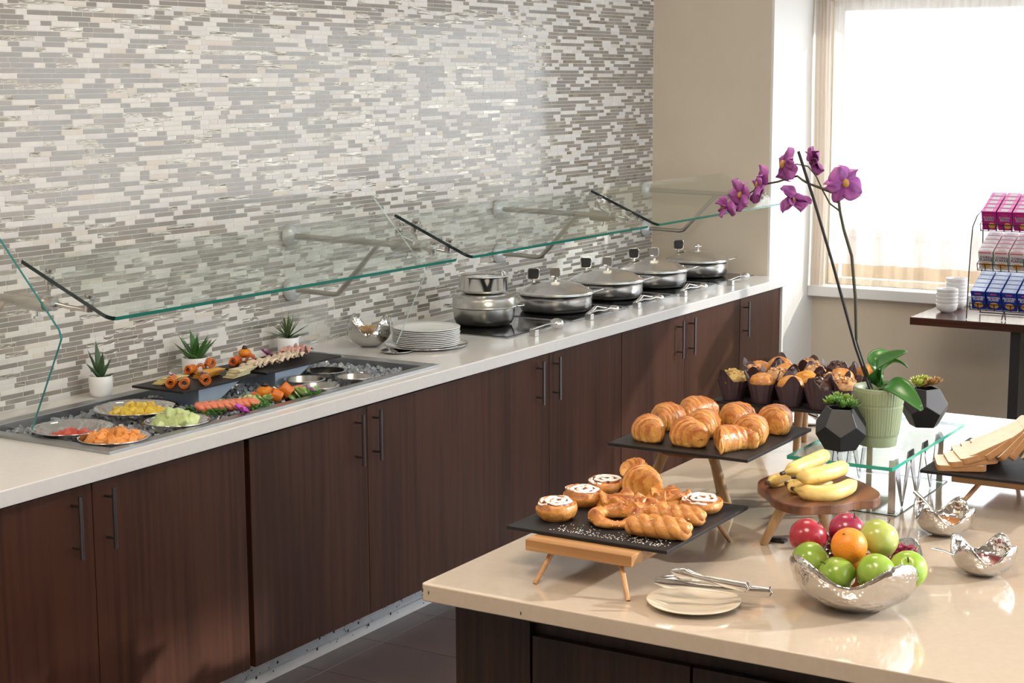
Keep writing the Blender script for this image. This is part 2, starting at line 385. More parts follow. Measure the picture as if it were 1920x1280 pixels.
# sheer curtain: one hanging sheet with a woven golden hem, and a gathered bunch at its left end
def curtain_mat(name, tcol, tr, dcol):
    m = bpy.data.materials.new(name); m.use_nodes = True; nt = m.node_tree; N = nt.nodes; L = nt.links; N.clear()
    out = N.new('ShaderNodeOutputMaterial'); t = N.new('ShaderNodeBsdfTransparent'); t.inputs[0].default_value = (*tcol, 1)
    d = N.new('ShaderNodeBsdfDiffuse'); d.inputs[0].default_value = (*dcol, 1); l = N.new('ShaderNodeBsdfTranslucent'); l.inputs[0].default_value = (*dcol, 1)
    a = N.new('ShaderNodeMixShader'); a.inputs[0].default_value = .6; b = N.new('ShaderNodeMixShader')
    tc = N.new('ShaderNodeTexCoord'); mp = N.new('ShaderNodeMapping'); mp.inputs['Scale'].default_value = (1, 1, .06)
    n = N.new('ShaderNodeTexNoise'); n.inputs['Scale'].default_value = 26; n.inputs['Detail'].default_value = 3
    L.new(tc.outputs['Object'], mp.inputs[0]); L.new(mp.outputs[0], n.inputs['Vector'])
    ml = N.new('ShaderNodeMath'); ml.operation = 'MULTIPLY_ADD'; ml.inputs[1].default_value = .5; ml.inputs[2].default_value = 1 - tr - .25
    ml.use_clamp = True
    L.new(n.outputs['Fac'], ml.inputs[0]); L.new(ml.outputs[0], b.inputs[0])
    L.new(d.outputs[0], a.inputs[1]); L.new(l.outputs[0], a.inputs[2]); L.new(t.outputs[0], b.inputs[1]); L.new(a.outputs[0], b.inputs[2]); L.new(b.outputs[0], out.inputs[0])
    return m
M_sheer = curtain_mat('sheer_voile', (1, 1, 1), .58, (.95, .94, .93))
M_hem = curtain_mat('golden_woven_hem', (.95, .9, .82), .5, (.62, .50, .36))
M_bunch = curtain_mat('gathered_voile', (.97, .95, .93), .3, (.84, .79, .74))
def fold(y, z): return 8.995 + .016 * sin(y * 34 + .6 * sin(y * 5)) + .008 * sin(y * 81 + z * .5) + .004 * sin(z * 2 + y * 11)
def sheet(mb, y0, y1, z0, z1, ny, nzz): return mb.grid(lambda u, v: (fold(y0 + (y1 - y0) * u, z0 + (z1 - z0) * v), y0 + (y1 - y0) * u, z0 + (z1 - z0) * v), ny, nzz)
cu = sheet(MB(), 3.36, -1.9, .93, 2.62, 620, 10).obj('curtain', M_sheer); tag(cu, 'white sheer curtain hanging in front of the bright window', 'curtain')
sheet(MB(), 3.36, -1.9, .812, .93, 620, 2).obj('hem', M_hem, cu)['label'] = 'golden brown woven hem'
gb = MB().grid(lambda u, v: (8.965 + .022 * sin(u * 2 * pi * 4.5) + .012 * sin(v * 7), 3.452 - .075 * u - .02 * sin(v * 3) * u, .80 + 1.82 * v), 70, 16).obj('curtain', M_bunch)
tag(gb, 'gathered greyish edge of the sheer curtain bunched beside the white reveal', 'curtain')
rod = MB().cyl((8.985, 3.46, 2.64), (8.985, -2.0, 2.64), .012).obj('curtain_rod', M_nickel); tag(rod, 'thin curtain rod above the window', 'rod')

# ------------------------------------------------------------------ buffet counter
X0, X1, TX0, TX1, TY0, TY1 = 1.6, 8.385, 3.43, 5.07, 3.455, 4.01
xs = [X0, TX0, TX1, X1]; ys = [YF, TY0, TY1, YW - .003]
mb = MB(); vs = [(x, y, z) for z in (CT - .047, CT) for y in ys for x in xs]
I = lambda i, j, k: k * 16 + j * 4 + i
fs = []
for i in range(3):
    for j in range(3):
        if (i, j) == (1, 1): continue
        fs.append((I(i, j, 1), I(i + 1, j, 1), I(i + 1, j + 1, 1), I(i, j + 1, 1))); fs.append((I(i, j, 0), I(i, j + 1, 0), I(i + 1, j + 1, 0), I(i + 1, j, 0)))
for i in range(3):
    fs.append((I(i, 0, 0), I(i + 1, 0, 0), I(i + 1, 0, 1), I(i, 0, 1))); fs.append((I(i + 1, 3, 0), I(i, 3, 0), I(i, 3, 1), I(i + 1, 3, 1)))
    fs.append((I(0, i + 1, 0), I(0, i, 0), I(0, i, 1), I(0, i + 1, 1))); fs.append((I(3, i, 0), I(3, i + 1, 0), I(3, i + 1, 1), I(3, i, 1)))
for a, b in (((1, 1), (2, 1)), ((2, 1), (2, 2)), ((2, 2), (1, 2)), ((1, 2), (1, 1))):
    fs.append((I(*a, 1), I(*b, 1), I(*b, 0), I(*a, 0)))
mb.add(vs, fs)
# notch the far end round the pier: the counter stops at the pier face
o = mb.obj('countertop', M_quartz, bevel=.003); tag(o, 'long glossy cream quartz countertop along the mosaic wall', 'countertop')
def bar_pull(parent, x, z0, z1, y, m=M_pull):
    h = MB().cyl((x, y - .034, z0), (x, y - .034, z1), .0058, n=12)
    for z in (z0 + .03, z1 - .03): h.cyl((x, y - .034, z), (x, y, z), .0045, n=10)
    return h.obj('handle', m, parent)
CD = [('leftmost dark veneer cabinet, below the left end of the ice tray', 2.62, 3.935, 3.278, 3.2, 3.329, .0),
      ('dark veneer cabinet below the right end of the ice tray', 3.95, 5.213, 4.579, 4.512, 4.614, -.006),
      ('dark veneer cabinet below the plate stack and steel pots', 5.217, 6.506, 5.86, 5.757, 5.892, 0),
      ('dark veneer cabinet behind the croissants, half lit by sun', 6.510, 7.818, 7.166, 7.078, 7.207, 0),
      ('narrow sunlit dark veneer cabinet at the far end of the counter', 7.822, 8.358, None, None, 7.86, 0)]
for lab, x0, x1, xm, h0, h1, dy in CD:
    t = thing('base_cabinet', lab, 'cabinet', (x0, 3.384, 0), group='base cabinets under the counter')
    lo = lambda o: setattr(o, 'matrix_parent_inverse', Matrix.Translation((-x0, -3.384, 0)))
    lo(MB().box(x0 + .001, x1 - .001, 3.404, 4.16, .101, .795 if x0 < 5 else CT - .049).obj('carcass', M_black if x0 < 5 else M_wood, t))
    doors = [(x0 + .0015, xm - .0015, h0), (xm + .0015, x1 - .0015, h1)] if xm else [(x0 + .0015, x1 - .0015, h1)]
    for i, (a, b, hx) in enumerate(doors):
        d = MB().box(a, b, 3.384 + dy, 3.4035, .101, .853).obj('door', M_wood, t, bevel=.0012); lo(d)
        bar_pull(d, hx, .657, .838, 3.384 + dy)
    if x1 > 8: lo(MB().box(x1 + .001, x1 + .020, 3.372, 4.16, 0, CT - .048).obj('end_panel', M_white, t))
    lo(MB().box(x0 + .02, x1 - .02, 3.475, 3.9, 0, .1).obj('plinth', M_black, t))
kp = MB().box(1.6, 8.357, 3.449, 3.462, 0, .0995).obj('kick_board', M_kick); tag(kp, 'scuffed pale kick board along the foot of the cabinets', 'kick board')
o = MB().box(1.6, 8.357, 3.437, 3.449, 0, .034).obj('lower_strip', mat('worn_white_strip', (.80, .82, .85), .35, var=.1, vs=30), kp); o['label'] = 'bright white strip at the foot'
sp = MB()
for i in range(90):
    x = R.uniform(3.9, 5.3); z = R.uniform(.03, .09) if R.random() < .8 else R.uniform(.01, .04); q = R.choice([.0012, .0016, .0022, .004])
    y = 3.4488 if z > .034 else 3.4368
    sp.obox((x, y, z), (q, 0, q * .3), (0, .0006, 0), (-q * .2, 0, q * 1.1))
o = sp.obj('specks', M_speck, kp); o['kind'] = 'stuff'
# ------------------------------------------------------------------ island
top = MB().prism([(2.826 + .012, 0), (5.2, 0), (5.2, 1.952)] + [(2.838 - .012 * sin(a * pi / 8), 1.940 + .012 * cos(a * pi / 8)) for a in range(5)] , CT - .038, CT)
top.v = [(2.826 if (abs(y) < 1e-6 and x < 3) else x, y, z) for x, y, z in top.v]
o = top.obj('countertop', M_quartz2, bevel=.0025); tag(o, 'cream quartz top of the island, chipped at its near corner', 'countertop')
for (y, z) in ((1.946, .896), (1.930, .893), (1.70, .886)):
    MB().obox((2.8262, y, z), (.0006, 0, 0), (0, .0013, 0), (0, 0, .0035)).obj('chip', M_speck, o)
isl = thing('island_cabinet', 'dark wood island cabinet under the cream quartz top', 'cabinet', (2.92, 1.91, 0))
def li(o): o.matrix_parent_inverse = Matrix.Translation((-2.92, -1.91, 0)); return o
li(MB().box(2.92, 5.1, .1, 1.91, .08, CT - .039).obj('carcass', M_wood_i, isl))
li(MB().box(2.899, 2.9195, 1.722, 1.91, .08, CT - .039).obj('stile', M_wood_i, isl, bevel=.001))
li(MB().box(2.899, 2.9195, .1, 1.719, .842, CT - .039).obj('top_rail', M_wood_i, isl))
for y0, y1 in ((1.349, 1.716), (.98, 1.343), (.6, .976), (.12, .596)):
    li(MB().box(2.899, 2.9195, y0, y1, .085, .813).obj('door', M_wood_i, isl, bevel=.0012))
li(MB().box(2.96, 5.05, .15, 1.87, 0, .079).obj('plinth', M_black, isl))
# ------------------------------------------------------------------ ice well set in the counter
t = thing('ice_well', 'stainless steel ice well sunk in the counter below the glass guard', 'tray', (3.39, 3.42, CT))
def lt(o): o.matrix_parent_inverse = Matrix.Translation((-3.39, -3.42, -CT)); return o
W0, W1, U0, U1 = 3.39, 5.105, 3.422, 4.048
q = MB()
ox = [(W0, U0), (W1, U0), (W1, U1), (W0, U1)]; ix = [(W0 + .05, U0 + .045), (W1 - .05, U0 + .045), (W1 - .05, U1 - .045), (W0 + .05, U1 - .045)]
vs = [(x, y, CT + .0005) for x, y in ox] + [(x, y, CT + .009) for x, y in ox] + [(x, y, CT + .007) for x, y in ix] + [(x, y, CT - .11) for x, y in ix]
fs = []
for i in range(4):
    j = (i + 1) % 4; fs += [(i, j, j + 4, i + 4), (i + 4, j + 4, j + 8, i + 8), (j + 8, i + 8, i + 12, j + 12)[::-1]]
fs.append((12, 13, 14, 15))
q.add(vs, fs); o = lt(q.obj('basin', M_steel_d, t, bevel=.002)); 
icem = MB(); IR = random.Random(3)
for i in range(3200):
    x = IR.uniform(W0 + .07, W1 - .07); y = IR.uniform(U0 + .065, U1 - .065); s_ = IR.uniform(.005, .010)
    z_ = CT - .022 + IR.uniform(-.008, .010)
    a = V((IR.gauss(0, 1), IR.gauss(0, 1), IR.gauss(0, 1))).normalized(); b = a.orthogonal().normalized(); c = a.cross(b)
    icem.obox((x, y, z_), a * s_, b * s_ * .8, c * s_ * .7)
icem.box(W0 + .052, W1 - .052, U0 + .047, U1 - .047, CT - .05, CT - .026)
o = lt(icem.obj('crushed_ice', M_ice, t)); o['kind'] = 'stuff'
# ------------------------------------------------------------------ glass food guards on steel brackets
M_flange = mat('pale_satin_flange', (.62, .65, .68), .35, .3)
GB = (3.31, 5.16, 6.735, 8.29)
def guard(x0, x1, label, dark):
    "tilted pane: front edge low over the counter, rear edge high"
    n = V((0, -(1.464 - 1.316), -(3.69 - 3.342))).normalized()   # faces down and outwards
    f = V((0, 3.342, 1.316)); b = V((0, 3.69, 1.464)); r = .03
    d = (b - f)
    t = .006
    nn = V((0, -d.z, d.y)).normalized()
    L = d.length
    pts = []
    for cx, cy, a0 in ((x0 + r, r, pi), (x1 - r, r, 1.5 * pi), (x1 - .006, L - .006, 0), (x0 + .006, L - .006, .5 * pi)):
        rr = r if cy == r else .006
        for a in range(6): pts.append((cx + rr * cos(a0 + a * pi / 10), cy + rr * sin(a0 + a * pi / 10)))
    m = MB(); k = len(pts); du = d.normalized()
    m.add([V((p, 0, 0)) + f + du * q - nn * t for p, q in pts] + [V((p, 0, 0)) + f + du * q + nn * t for p, q in pts], [tuple(range(k - 1, -1, -1)), tuple(range(k, 2 * k))], 0)
    for i in range(k):
        j = (i + 1) % k; (p, q), (p2, q2) = pts[i], pts[j]
        mm = 1
        if dark and (abs(p - x0) < r * .95 and abs(p2 - x0) < r * .95): mm = 2
        if (q > L - .02 and q2 > L - .02) or (p > x1 - r * .6 and p2 > x1 - r * .6): mm = 3
        m.f.append([i, j, k + j, k + i]); m.m.append(mm); m.sm.append(False)
    return tag(m.obj('glass_guard', [M_glass, M_gedge, M_gedge2, M_sideg]), label, 'glass guard', None)
guard(3.335, 5.125, 'long tilted glass guard pane over the ice well', True)
guard(5.195, 6.70, 'middle tilted glass guard pane above the plates and pots', True)
guard(6.765, 8.25, 'far tilted glass guard pane in front of the beige pier', True)
def side_pane(x, label):
    poly = [(3.70, 1.535), (3.475, 1.285), (3.468, 1.262), (3.475, 1.245), (3.605, .985), (4.14, .985), (4.14, 1.535)]
    m = MB(); k = len(poly)
    m.add([(x - .004, y, z) for y, z in poly] + [(x + .004, y, z) for y, z in poly], [tuple(range(k)), tuple(range(2 * k - 1, k - 1, -1))], 0)
    for i in range(k):
        j = (i + 1) % k; m.f.append([j, i, k + i, k + j]); m.m.append(1 if i < 4 else 0); m.sm.append(False)
    return tag(m.obj('glass_screen', [M_sideg, M_sidee[0 if x < 4 else 1]]), label, 'glass panel')
M_sidee = [mat('teal_edge', (.02, .16, .15), .2), mat('clear_edge', (.42, .50, .48), .2)]
side_pane(3.27, 'upright bent-edged glass side pane left of the ice well')
side_pane(5.083, 'upright bent-edged glass side pane beside the plate stack')
def bracket(x, label, clamps):
    t = thing('guard_bracket', label, 'bracket', (x, YW - .003, 1.36), group='steel brackets of the glass guards')
    def P(o): o.matrix_parent_inverse = Matrix.Translation((-x, -(YW - .003), -1.36)); return o
    for z in (1.362, 1.148):
        P(MB().tube([(x, 4.173, z), (x, 4.160, z), (x, 4.148, z), (x, 4.138, z)], [.045, .045, .036, .020], 24).obj('wall_flange', M_flange, t))
    P(MB().cyl((x, 4.15, 1.362), (x, 3.60, 1.352), .0125, n=14).obj('arm', M_nickel, t))
    P(MB().tube([(x, 4.15, 1.148), (x, 3.955, 1.142), (x, 3.935, 1.146), (x, 3.735, 1.350)], .0105, 12).obj('brace', M_nickel, t))
    P(MB().cyl((x, 3.665, 1.352), (x, 3.56, 1.350), .025, n=18).cyl((x, 3.56, 1.350), (x, 3.530, 1.350), .020, n=18).obj('sleeve', M_nickel, t))
    P(MB().cyl((x, 3.60, 1.332), (x, 3.60, 1.312), .006, n=10).obox((x, 3.60, 1.308), (.014, 0, 0), (0, .004, 0), (0, 0, .004)).obj('thumb_screw', M_steel, t))
    if x < 4: P(MB().cyl((x, 3.568, 1.350), (x, 3.560, 1.350), .0225, n=18).obj('black_collar', M_blackm, t))
    for dx in clamps:
        for yy, zz in ((3.602, 1.4265), (3.449, 1.3615)):
            xx = x + dx * .052
            P(MB().tube([(x, 3.55, 1.355), (x + dx * .02, (3.55 + yy) / 2, (1.335 + zz) / 2 - .006), (xx, yy, zz - .030)], .0065, 8).obj('knuckle_arm', M_steel, t))
            c = MB().cyl((xx, yy + .004, zz - .032), (xx, yy, zz - .008), .0145, n=16).cyl((xx, yy - .003, zz + .008), (xx, yy - .006, zz + .017), .0145, n=16)
            P(c.obj('clamp', M_steel, t))
    return t
bracket(GB[0], 'steel guard bracket left of the aloe pot, with a black collar', (1,))
bracket(GB[1], 'steel guard bracket above the grassy plant and hammered bowl', (-1, 1))
bracket(GB[2], 'steel guard bracket above the stacked pots', (-1, 1))
bracket(GB[3], 'farthest steel guard bracket, seen against the beige pier', (-1,))

# ------------------------------------------------------------------ potted plants along the wall
def pot(x, y, r, h, label):
    t = thing('potted_plant', label, 'plant', (x, y, CT + (.0005)))
    MB().lathe([(0, 0), (r * .78, 0), (r * .93, h * .18), (r, h * .5), (r, h * .97), (r * .97, h), (r * .92, h), (r * .92, h * .8)], 32).obj('pot', M_pot, t)
    MB().lathe([(0, h * .84), (r * .92, h * .82)], 24).obj('soil', M_soil, t)
    return t
def blade(base, dirv, ln, wd, curl=.2, th=.25, n=8, sag=0.0):
    m = MB(); d = V(dirv).normalized(); side = d.cross(V((0, 0, 1)))
    side = side.normalized() if side.length > .01 else V((1, 0, 0))
    pts = []
    def f(u, v):
        c = V(base) + d * (ln * u) + V((0, 0, curl * ln * u * u)) + V((0, 0, -sag * ln * u ** 3)); a = 2 * pi * v
        ww = wd * (sin(pi * min(1, u * .9 + .22)) ** .8) * (1 - u ** 6) + .0003
        nrm = side.cross(d).normalized()
        return c + side * (cos(a) * ww) + nrm * (sin(a) * ww * th + (abs(cos(a)) * ww * .35))
    return f
y_ = 4.092
t = pot(4.03, 4.095, .040, .072, 'small white pot with tall upright aloe at the left end of the ice well')
for ang, el, L_, w_ in ((2.6, 28, .075, .010), (1.9, 68, .125, .011), (-1.2, 74, .155, .012), (.2, 70, .13, .011), (.6, 52, .10, .009), (2.9, 62, .10, .010), (-.7, 60, .07, .008)):
    d = (cos(radians(el)) * cos(ang + 2.3), cos(radians(el)) * sin(ang + 2.3), sin(radians(el)))
    MB().grid(blade((0, 0, .056), d, L_, w_, -.05 if el < 60 else .0, .45), 8, 8, cv=True).obj('leaf', M_leafd, t)
t = pot(4.50, 4.09, .050, .068, 'small white pot with a rosette of broad bright green leaves behind the cheeses')
for i in range(15):
    a = i * 2.4; el = 22 + (i % 4) * 17
    d = (cos(radians(el)) * cos(a), cos(radians(el)) * sin(a), sin(radians(el)))
    MB().grid(blade((0, 0, .052), d, .100 + .012 * (i % 3), .0125, .12, .25), 8, 8, cv=True).obj('leaf', M_leaf, t)
t = pot(5.04, 4.095, .043, .068, 'small white pot with spiky grass-like leaves left of the hammered bowl')
for i in range(42):
    a = i * 2.4; el = 8 + (i * 37 % 80)
    d = (cos(radians(el)) * cos(a), cos(radians(el)) * sin(a), sin(radians(el)))
    MB().grid(blade((0, 0, .062), d, .095 + .025 * R.random(), .0030, -.06, .4), 6, 5, cv=True).obj('leaf', M_spike, t)
M_ = MB()

# ------------------------------------------------------------------ bowls sunk in the ice
def steel_bowl(x, y, r, h, z, label, group=None, mt=M_chrome):
    t = thing('steel_bowl', label, 'bowl', (x, y, z - h), group=group)
    MB().lathe([(0, .0), (r * .45, .001), (r * .78, h * .35), (r * .96, h * .9), (r * .985, h), (r + .003, h + .002), (r + .003, h - .001), (r * .97, h - .004), (r * .92, h * .82), (r * .74, h * .36), (r * .4, .004), (0, .003)], 40).obj('bowl', mt, t)
    return t
def chunk(mb, c, s, col, rnd, squash=.8):
    a = V((rnd.gauss(0, 1), rnd.gauss(0, 1), rnd.gauss(0, 1))).normalized(); b = a.orthogonal().normalized(); c2 = a.cross(b)
    k = rnd.uniform(.85, 1.1)
    mb.obox(c, a * s * k, b * s * .85, c2 * s * squash, col=tuple(x * k for x in col))
FR = random.Random(5)
def pieces(name, label, cat, grp, cx, cy, z, r, n, s, col, heap=.03, biased=(0, 0)):
    "countable pieces of fruit lying in a bowl, each a thing of its own"
    out = []
    for i in range(n):
        a = i * 2.399; q = r * sqrt((i + .5) / n)
        x = cx + q * cos(a) + biased[0]; y = cy + q * sin(a) + biased[1]
        zz = z + heap * (1 - (q / r) ** 2) * FR.uniform(.6, 1)
        m = MB(); chunk(m, (0, 0, 0), s * FR.uniform(.8, 1.15), col, FR, .7)
        o = m.obj(name, M_food, None, bevel=s * .22, loc=(x, y, zz)); tag(o, label, cat, grp)
ZR = .926
def cen(px0, px1, py, z): return at((px0 + px1) / 2, py, z)
steel_bowl(3.557, 3.745, .120, .055, ZR, 'steel bowl of watermelon at the left end of the ice well, nearest the mosaic wall')
pieces('watermelon_chunk', 'red watermelon chunk in the leftmost steel bowl on the ice', 'watermelon', 'watermelon chunks in the leftmost ice bowl', 3.545, 3.735, ZR - .036, .062, 30, .015, (.68, .10, .07), .02)
steel_bowl(3.865, 3.775, .132, .062, ZR + .006, 'widest steel bowl, heaped with yellow pineapple chunks')
pieces('pineapple_chunk', 'yellow pineapple chunk in the widest steel bowl on the ice', 'pineapple', 'pineapple chunks in the widest bowl', 3.865, 3.765, ZR - .026, .082, 42, .019, (.85, .60, .07), .038)
steel_bowl(3.535, 3.548, .104, .048, ZR - .004, 'steel bowl of orange melon at the near left corner of the ice well')
pieces('cantaloupe_chunk', 'orange cantaloupe chunk in the bowl at the near corner of the ice well', 'melon', 'orange cantaloupe chunks at the near corner', 3.535, 3.542, ZR - .018, .078, 44, .018, (.85, .33, .07), .026)
steel_bowl(3.815, 3.552, .100, .046, ZR - .004, 'steel bowl of green honeydew melon right of the orange melon')
pieces('honeydew_chunk', 'pale green honeydew chunk in the bowl right of the orange melon', 'melon', 'pale green honeydew chunks', 3.81, 3.55, ZR - .020, .062, 18, .024, (.60, .72, .32), .034)
for (x, y, r, lab, col, nn) in ((4.58, 3.65, .072, 'deep steel bain with red filling, left rear of the four small ones', (.6, .05, .03), 6),
                         (4.76, 3.69, .070, 'deep steel bain with dark filling, right rear of the four small ones', (.05, .012, .02), 8),
                         (4.50, 3.525, .066, 'small steel bain nearest the front rim, beside the purple orchid', (.25, .12, .06), 5),
                         (4.71, 3.525, .062, 'small steel bain of pale cream at the right end of the four', (.75, .62, .40), 0)):
    t = thing('steel_bain', lab, 'pot', (x, y, ZR - .07))
    MB().lathe([(0, 0), (r * .9, 0), (r * .96, .006), (r * .97, .060), (r * 1.03, .068), (r * 1.03, .070), (r * .93, .068), (r * .93, .008), (0, .006)], 36).obj('pot', M_steel, t)
    MB().lathe([(0, .03), (r * .93, .029)], 24, col=col).obj('filling', M_food, t)
# ------------------------------------------------------------------ slate boards with cheese and meat on blue-grey blocks
def slab(x0, x1, y0, y1, z0, z1, label, mt=M_slate, name='slate_board'):
    o = MB().box(x0, x1, y0, y1, z0, z1).obj(name, mt, bevel=.0012); return tag(o, label, 'slate board')
slab(4.018, 4.395, 3.712, 3.94, .956, .964, 'black slate board of cheeses over the ice well')
slab(4.434, 4.865, 3.702, 3.94, .956, .964, 'black slate board of sliced meats at the rear of the ice well')
M_block = mat('pale_blue_block', (.34, .42, .52), .35, var=.1, vs=14)
for x, lab in ((4.12, 'pale blue-grey block under the cheese board'), (4.52, 'pale blue-grey block under the meat board')):
    o = MB().add([(x, 3.735, CT - .02), (x + .08, 3.735, CT - .02), (x + .22, 3.735, .9555), (x, 3.735, .9555), (x, 3.90, CT - .02), (x + .08, 3.90, CT - .02), (x + .22, 3.90, .9555), (x, 3.90, .9555)],
                 [(0, 1, 2, 3), (7, 6, 5, 4), (0, 4, 5, 1), (1, 5, 6, 2), (2, 6, 7, 3), (3, 7, 4, 0)]).obj('riser_block', M_block, bevel=.002); tag(o, lab, 'riser')
def cheese_fan(x, y, z, n, col, label, grp, dx, dy, w_=.05, l_=.042, rz=0):
    for i in range(n):
        m = MB().box(-w_, w_, -l_ * .5, l_ * .5, 0, .0022, col=tuple(c * FR.uniform(.93, 1.05) for c in col))
        o = m.obj('cheese_slice', M_food, bevel=.0006, loc=(x + dx * i, y + dy * i, z + .0024 * i)); o.rotation_euler = (FR.uniform(-.03, .03), FR.uniform(-.02, .02), rz + FR.uniform(-.12, .12)); tag(o, label, 'cheese', grp)
cheese_fan(4.115, 3.875, .9645, 9, (.84, .70, .30), 'thin pale yellow cheese slice in the leftmost stack', 'pale yellow cheese slices, left stack', .0012, -.004)
cheese_fan(4.27, 3.835, .9645, 12, (.88, .40, .04), 'thin deep orange cheese slice in the middle stack', 'orange cheese slices, middle stack', -.001, -.003)
cheese_fan(4.335, 3.755, .9645, 12, (.88, .78, .46), 'thin ivory cheese slice in the right-hand stack', 'ivory cheese slices, right stack', .001, -.002, .052, .045, .15)
def roll(x, y, z, r, l, rz, label, grp, col=(.80, .20, .02), tilt=.0):
    m = MB().grid(lambda u, v: ((r * (.45 + .55 * u * 1.0)) * cos(u * 4 * pi) * (1 if v < .5 else .93), (v - .5) * l, (r * (.45 + .55 * u)) * sin(u * 4 * pi)), 30, 4, cfn=lambda u, v: tuple(c * (1.1 if v > .9 or v < .1 else .9) for c in col))
    o = m.obj('carrot_roll', M_food, loc=(x, y, z + r)); o.rotation_euler = (tilt, 0, rz)
    s = o.modifiers.new('thick', 'SOLIDIFY'); s.thickness = .0022; tag(o, label, 'carrot', grp)
cr = ['leftmost rolled carrot ribbon on the cheese board', 'rolled carrot ribbon nearest the front edge of the cheese board', 'rolled carrot ribbon at the front middle of the cheese board', 'small rolled carrot ribbon behind the leftmost one', 'rolled carrot ribbon behind the ivory cheese', 'rolled carrot ribbon lying on top of the others at the back', 'rolled carrot ribbon at the rear edge behind the orange cheese', 'small rolled carrot ribbon at the right rear corner of the cheese board']
for ci, (x, y, z, r, rz) in enumerate(((4.06, 3.80, .9645, .017, .5), (4.075, 3.755, .9645, .018, .6), (4.155, 3.735, .9645, .018, .9), (4.10, 3.835, .9645, .015, .2), (4.315, 3.90, .9645, .017, .7), (4.34, 3.875, .985, .016, 1), (4.28, 3.915, .9645, .017, .1), (4.365, 3.91, .9645, .015, .4))):
    roll(x, y, z, r, .034, rz + 1.6, cr[ci], 'rolled carrot ribbons on the cheese board')
for x, y, z, r, rz in ((4.495, 3.90, .9645, .016, .3), (4.53, 3.915, .9645, .015, .9), (4.565, 3.885, .9645, .016, .5)):
    roll(x, y, z, r, .03, rz + 1.6, 'rolled carrot ribbon at the %s of the three on the meat board' % ('left' if x < 4.5 else 'back' if y > 3.9 else 'right'), 'rolled carrot ribbons on the meat board', (.74, .14, .02))
def ruffle(x, y, z, n, w_, col, label, name, dx, dy, h=.022, cat='meat', grp=None):
    for i in range(n):
        ph = FR.random() * 6
        m = MB().grid(lambda u, v: ((u - .5) * w_ + .004 * sin(v * 7 + ph), (v - .5) * .055, h * abs(sin(u * pi * 2.5 + ph)) * (1 - abs(u - .5)) + .004 * sin(v * 9)), 16, 8, cfn=lambda u, v: tuple(c * (.93 + .1 * sin(u * 9 + ph)) for c in col))
        o = m.obj(name, M_food, loc=(x + dx * i, y + dy * i, z + .003 + .0022 * i)); s = o.modifiers.new('thick', 'SOLIDIFY'); s.thickness = .002
        o.rotation_euler = (0, 0, FR.uniform(-.2, .2)); tag(o, label, cat, grp)
ruffle(4.48, 3.80, .9645, 9, .085, (.82, .66, .50), 'ruffled slice of pale turkey on the meat board', 'turkey_slice', .020, -.006, grp='ruffled pale turkey slices')
ruffle(4.72, 3.835, .9645, 6, .085, (.78, .44, .38), 'folded slice of pink ham at the right of the meat board', 'ham_slice', .006, -.006, .034, grp='folded pink ham slices')
def tangerine(x, y, z, r, label):
    t = thing('carved_orange', label, 'orange', (x, y, z))
    MB().ball((0, 0, r * .72), (r, r, r * .72), 20, 10).obj('fruit', M_orange, t)
    MB().ball((0, 0, r * 1.5), (r * .42, r * .42, r * .4), 10, 6, fn=lambda d: 1 + .25 * nz(d, 5)).obj('blackberry', mat('blackberry', (.012, .008, .015), .35), t)['label'] = 'blackberry set on top'
tangerine(4.57, 3.915, .9655 + .014, .024, 'orange half topped with a blackberry on the meat board')
tangerine(4.30, 3.60, .905, .031, 'orange half topped with a blackberry among the sliced vegetables')
def orchid_bloom(x, y, z, r, label, rz=0, deep=(.42, .02, .38), pale=(.62, .22, .62), tilt=.5):
    t = thing('orchid_bloom', label, 'flower', (x, y, z), rot=(tilt, .2, rz))
    for k in range(5):
        a = k * 2 * pi / 5
        MB().grid(lambda u, v: V((cos(a), sin(a), .25)) * (r * u) + V((-sin(a), cos(a), 0)) * ((v - .5) * r * 1.1 * sin(pi * (u * .8 + .15))) + V((0, 0, .12 * r * cos(6 * v))), 6, 6, cfn=lambda u, v: tuple(deep[i] * (1 - u) + pale[i] * u for i in range(3))).obj('petal', M_petal, t)
    MB().ball((0, 0, r * .2), r * .22, 8, 6, col=(.25, .01, .12)).obj('lip', M_petal, t)
orchid_bloom(4.13, 3.86, .985, .020, 'small purple and white orchid bloom between the cheeses', .4, (.35, .02, .20), (.66, .58, .68))
orchid_bloom(4.19, 3.775, .99, .018, 'small dark purple orchid bloom behind the carrot rolls', 1.4, (.35, .02, .20), (.60, .5, .62))
orchid_bloom(4.625, 3.855, .99, .032, 'magenta and white orchid bloom on the meat board', .8, (.5, .02, .42), (.75, .42, .72))
orchid_bloom(4.03, 3.475, .925, .028, 'magenta orchid bloom on the near rim of the ice well by the smoked salmon', .2, (.48, .01, .42), (.55, .10, .55))
orchid_bloom(4.395, 3.485, .93, .027, 'lilac orchid bloom beside the small steel bains', 1.0, (.45, .02, .45), (.66, .42, .72))
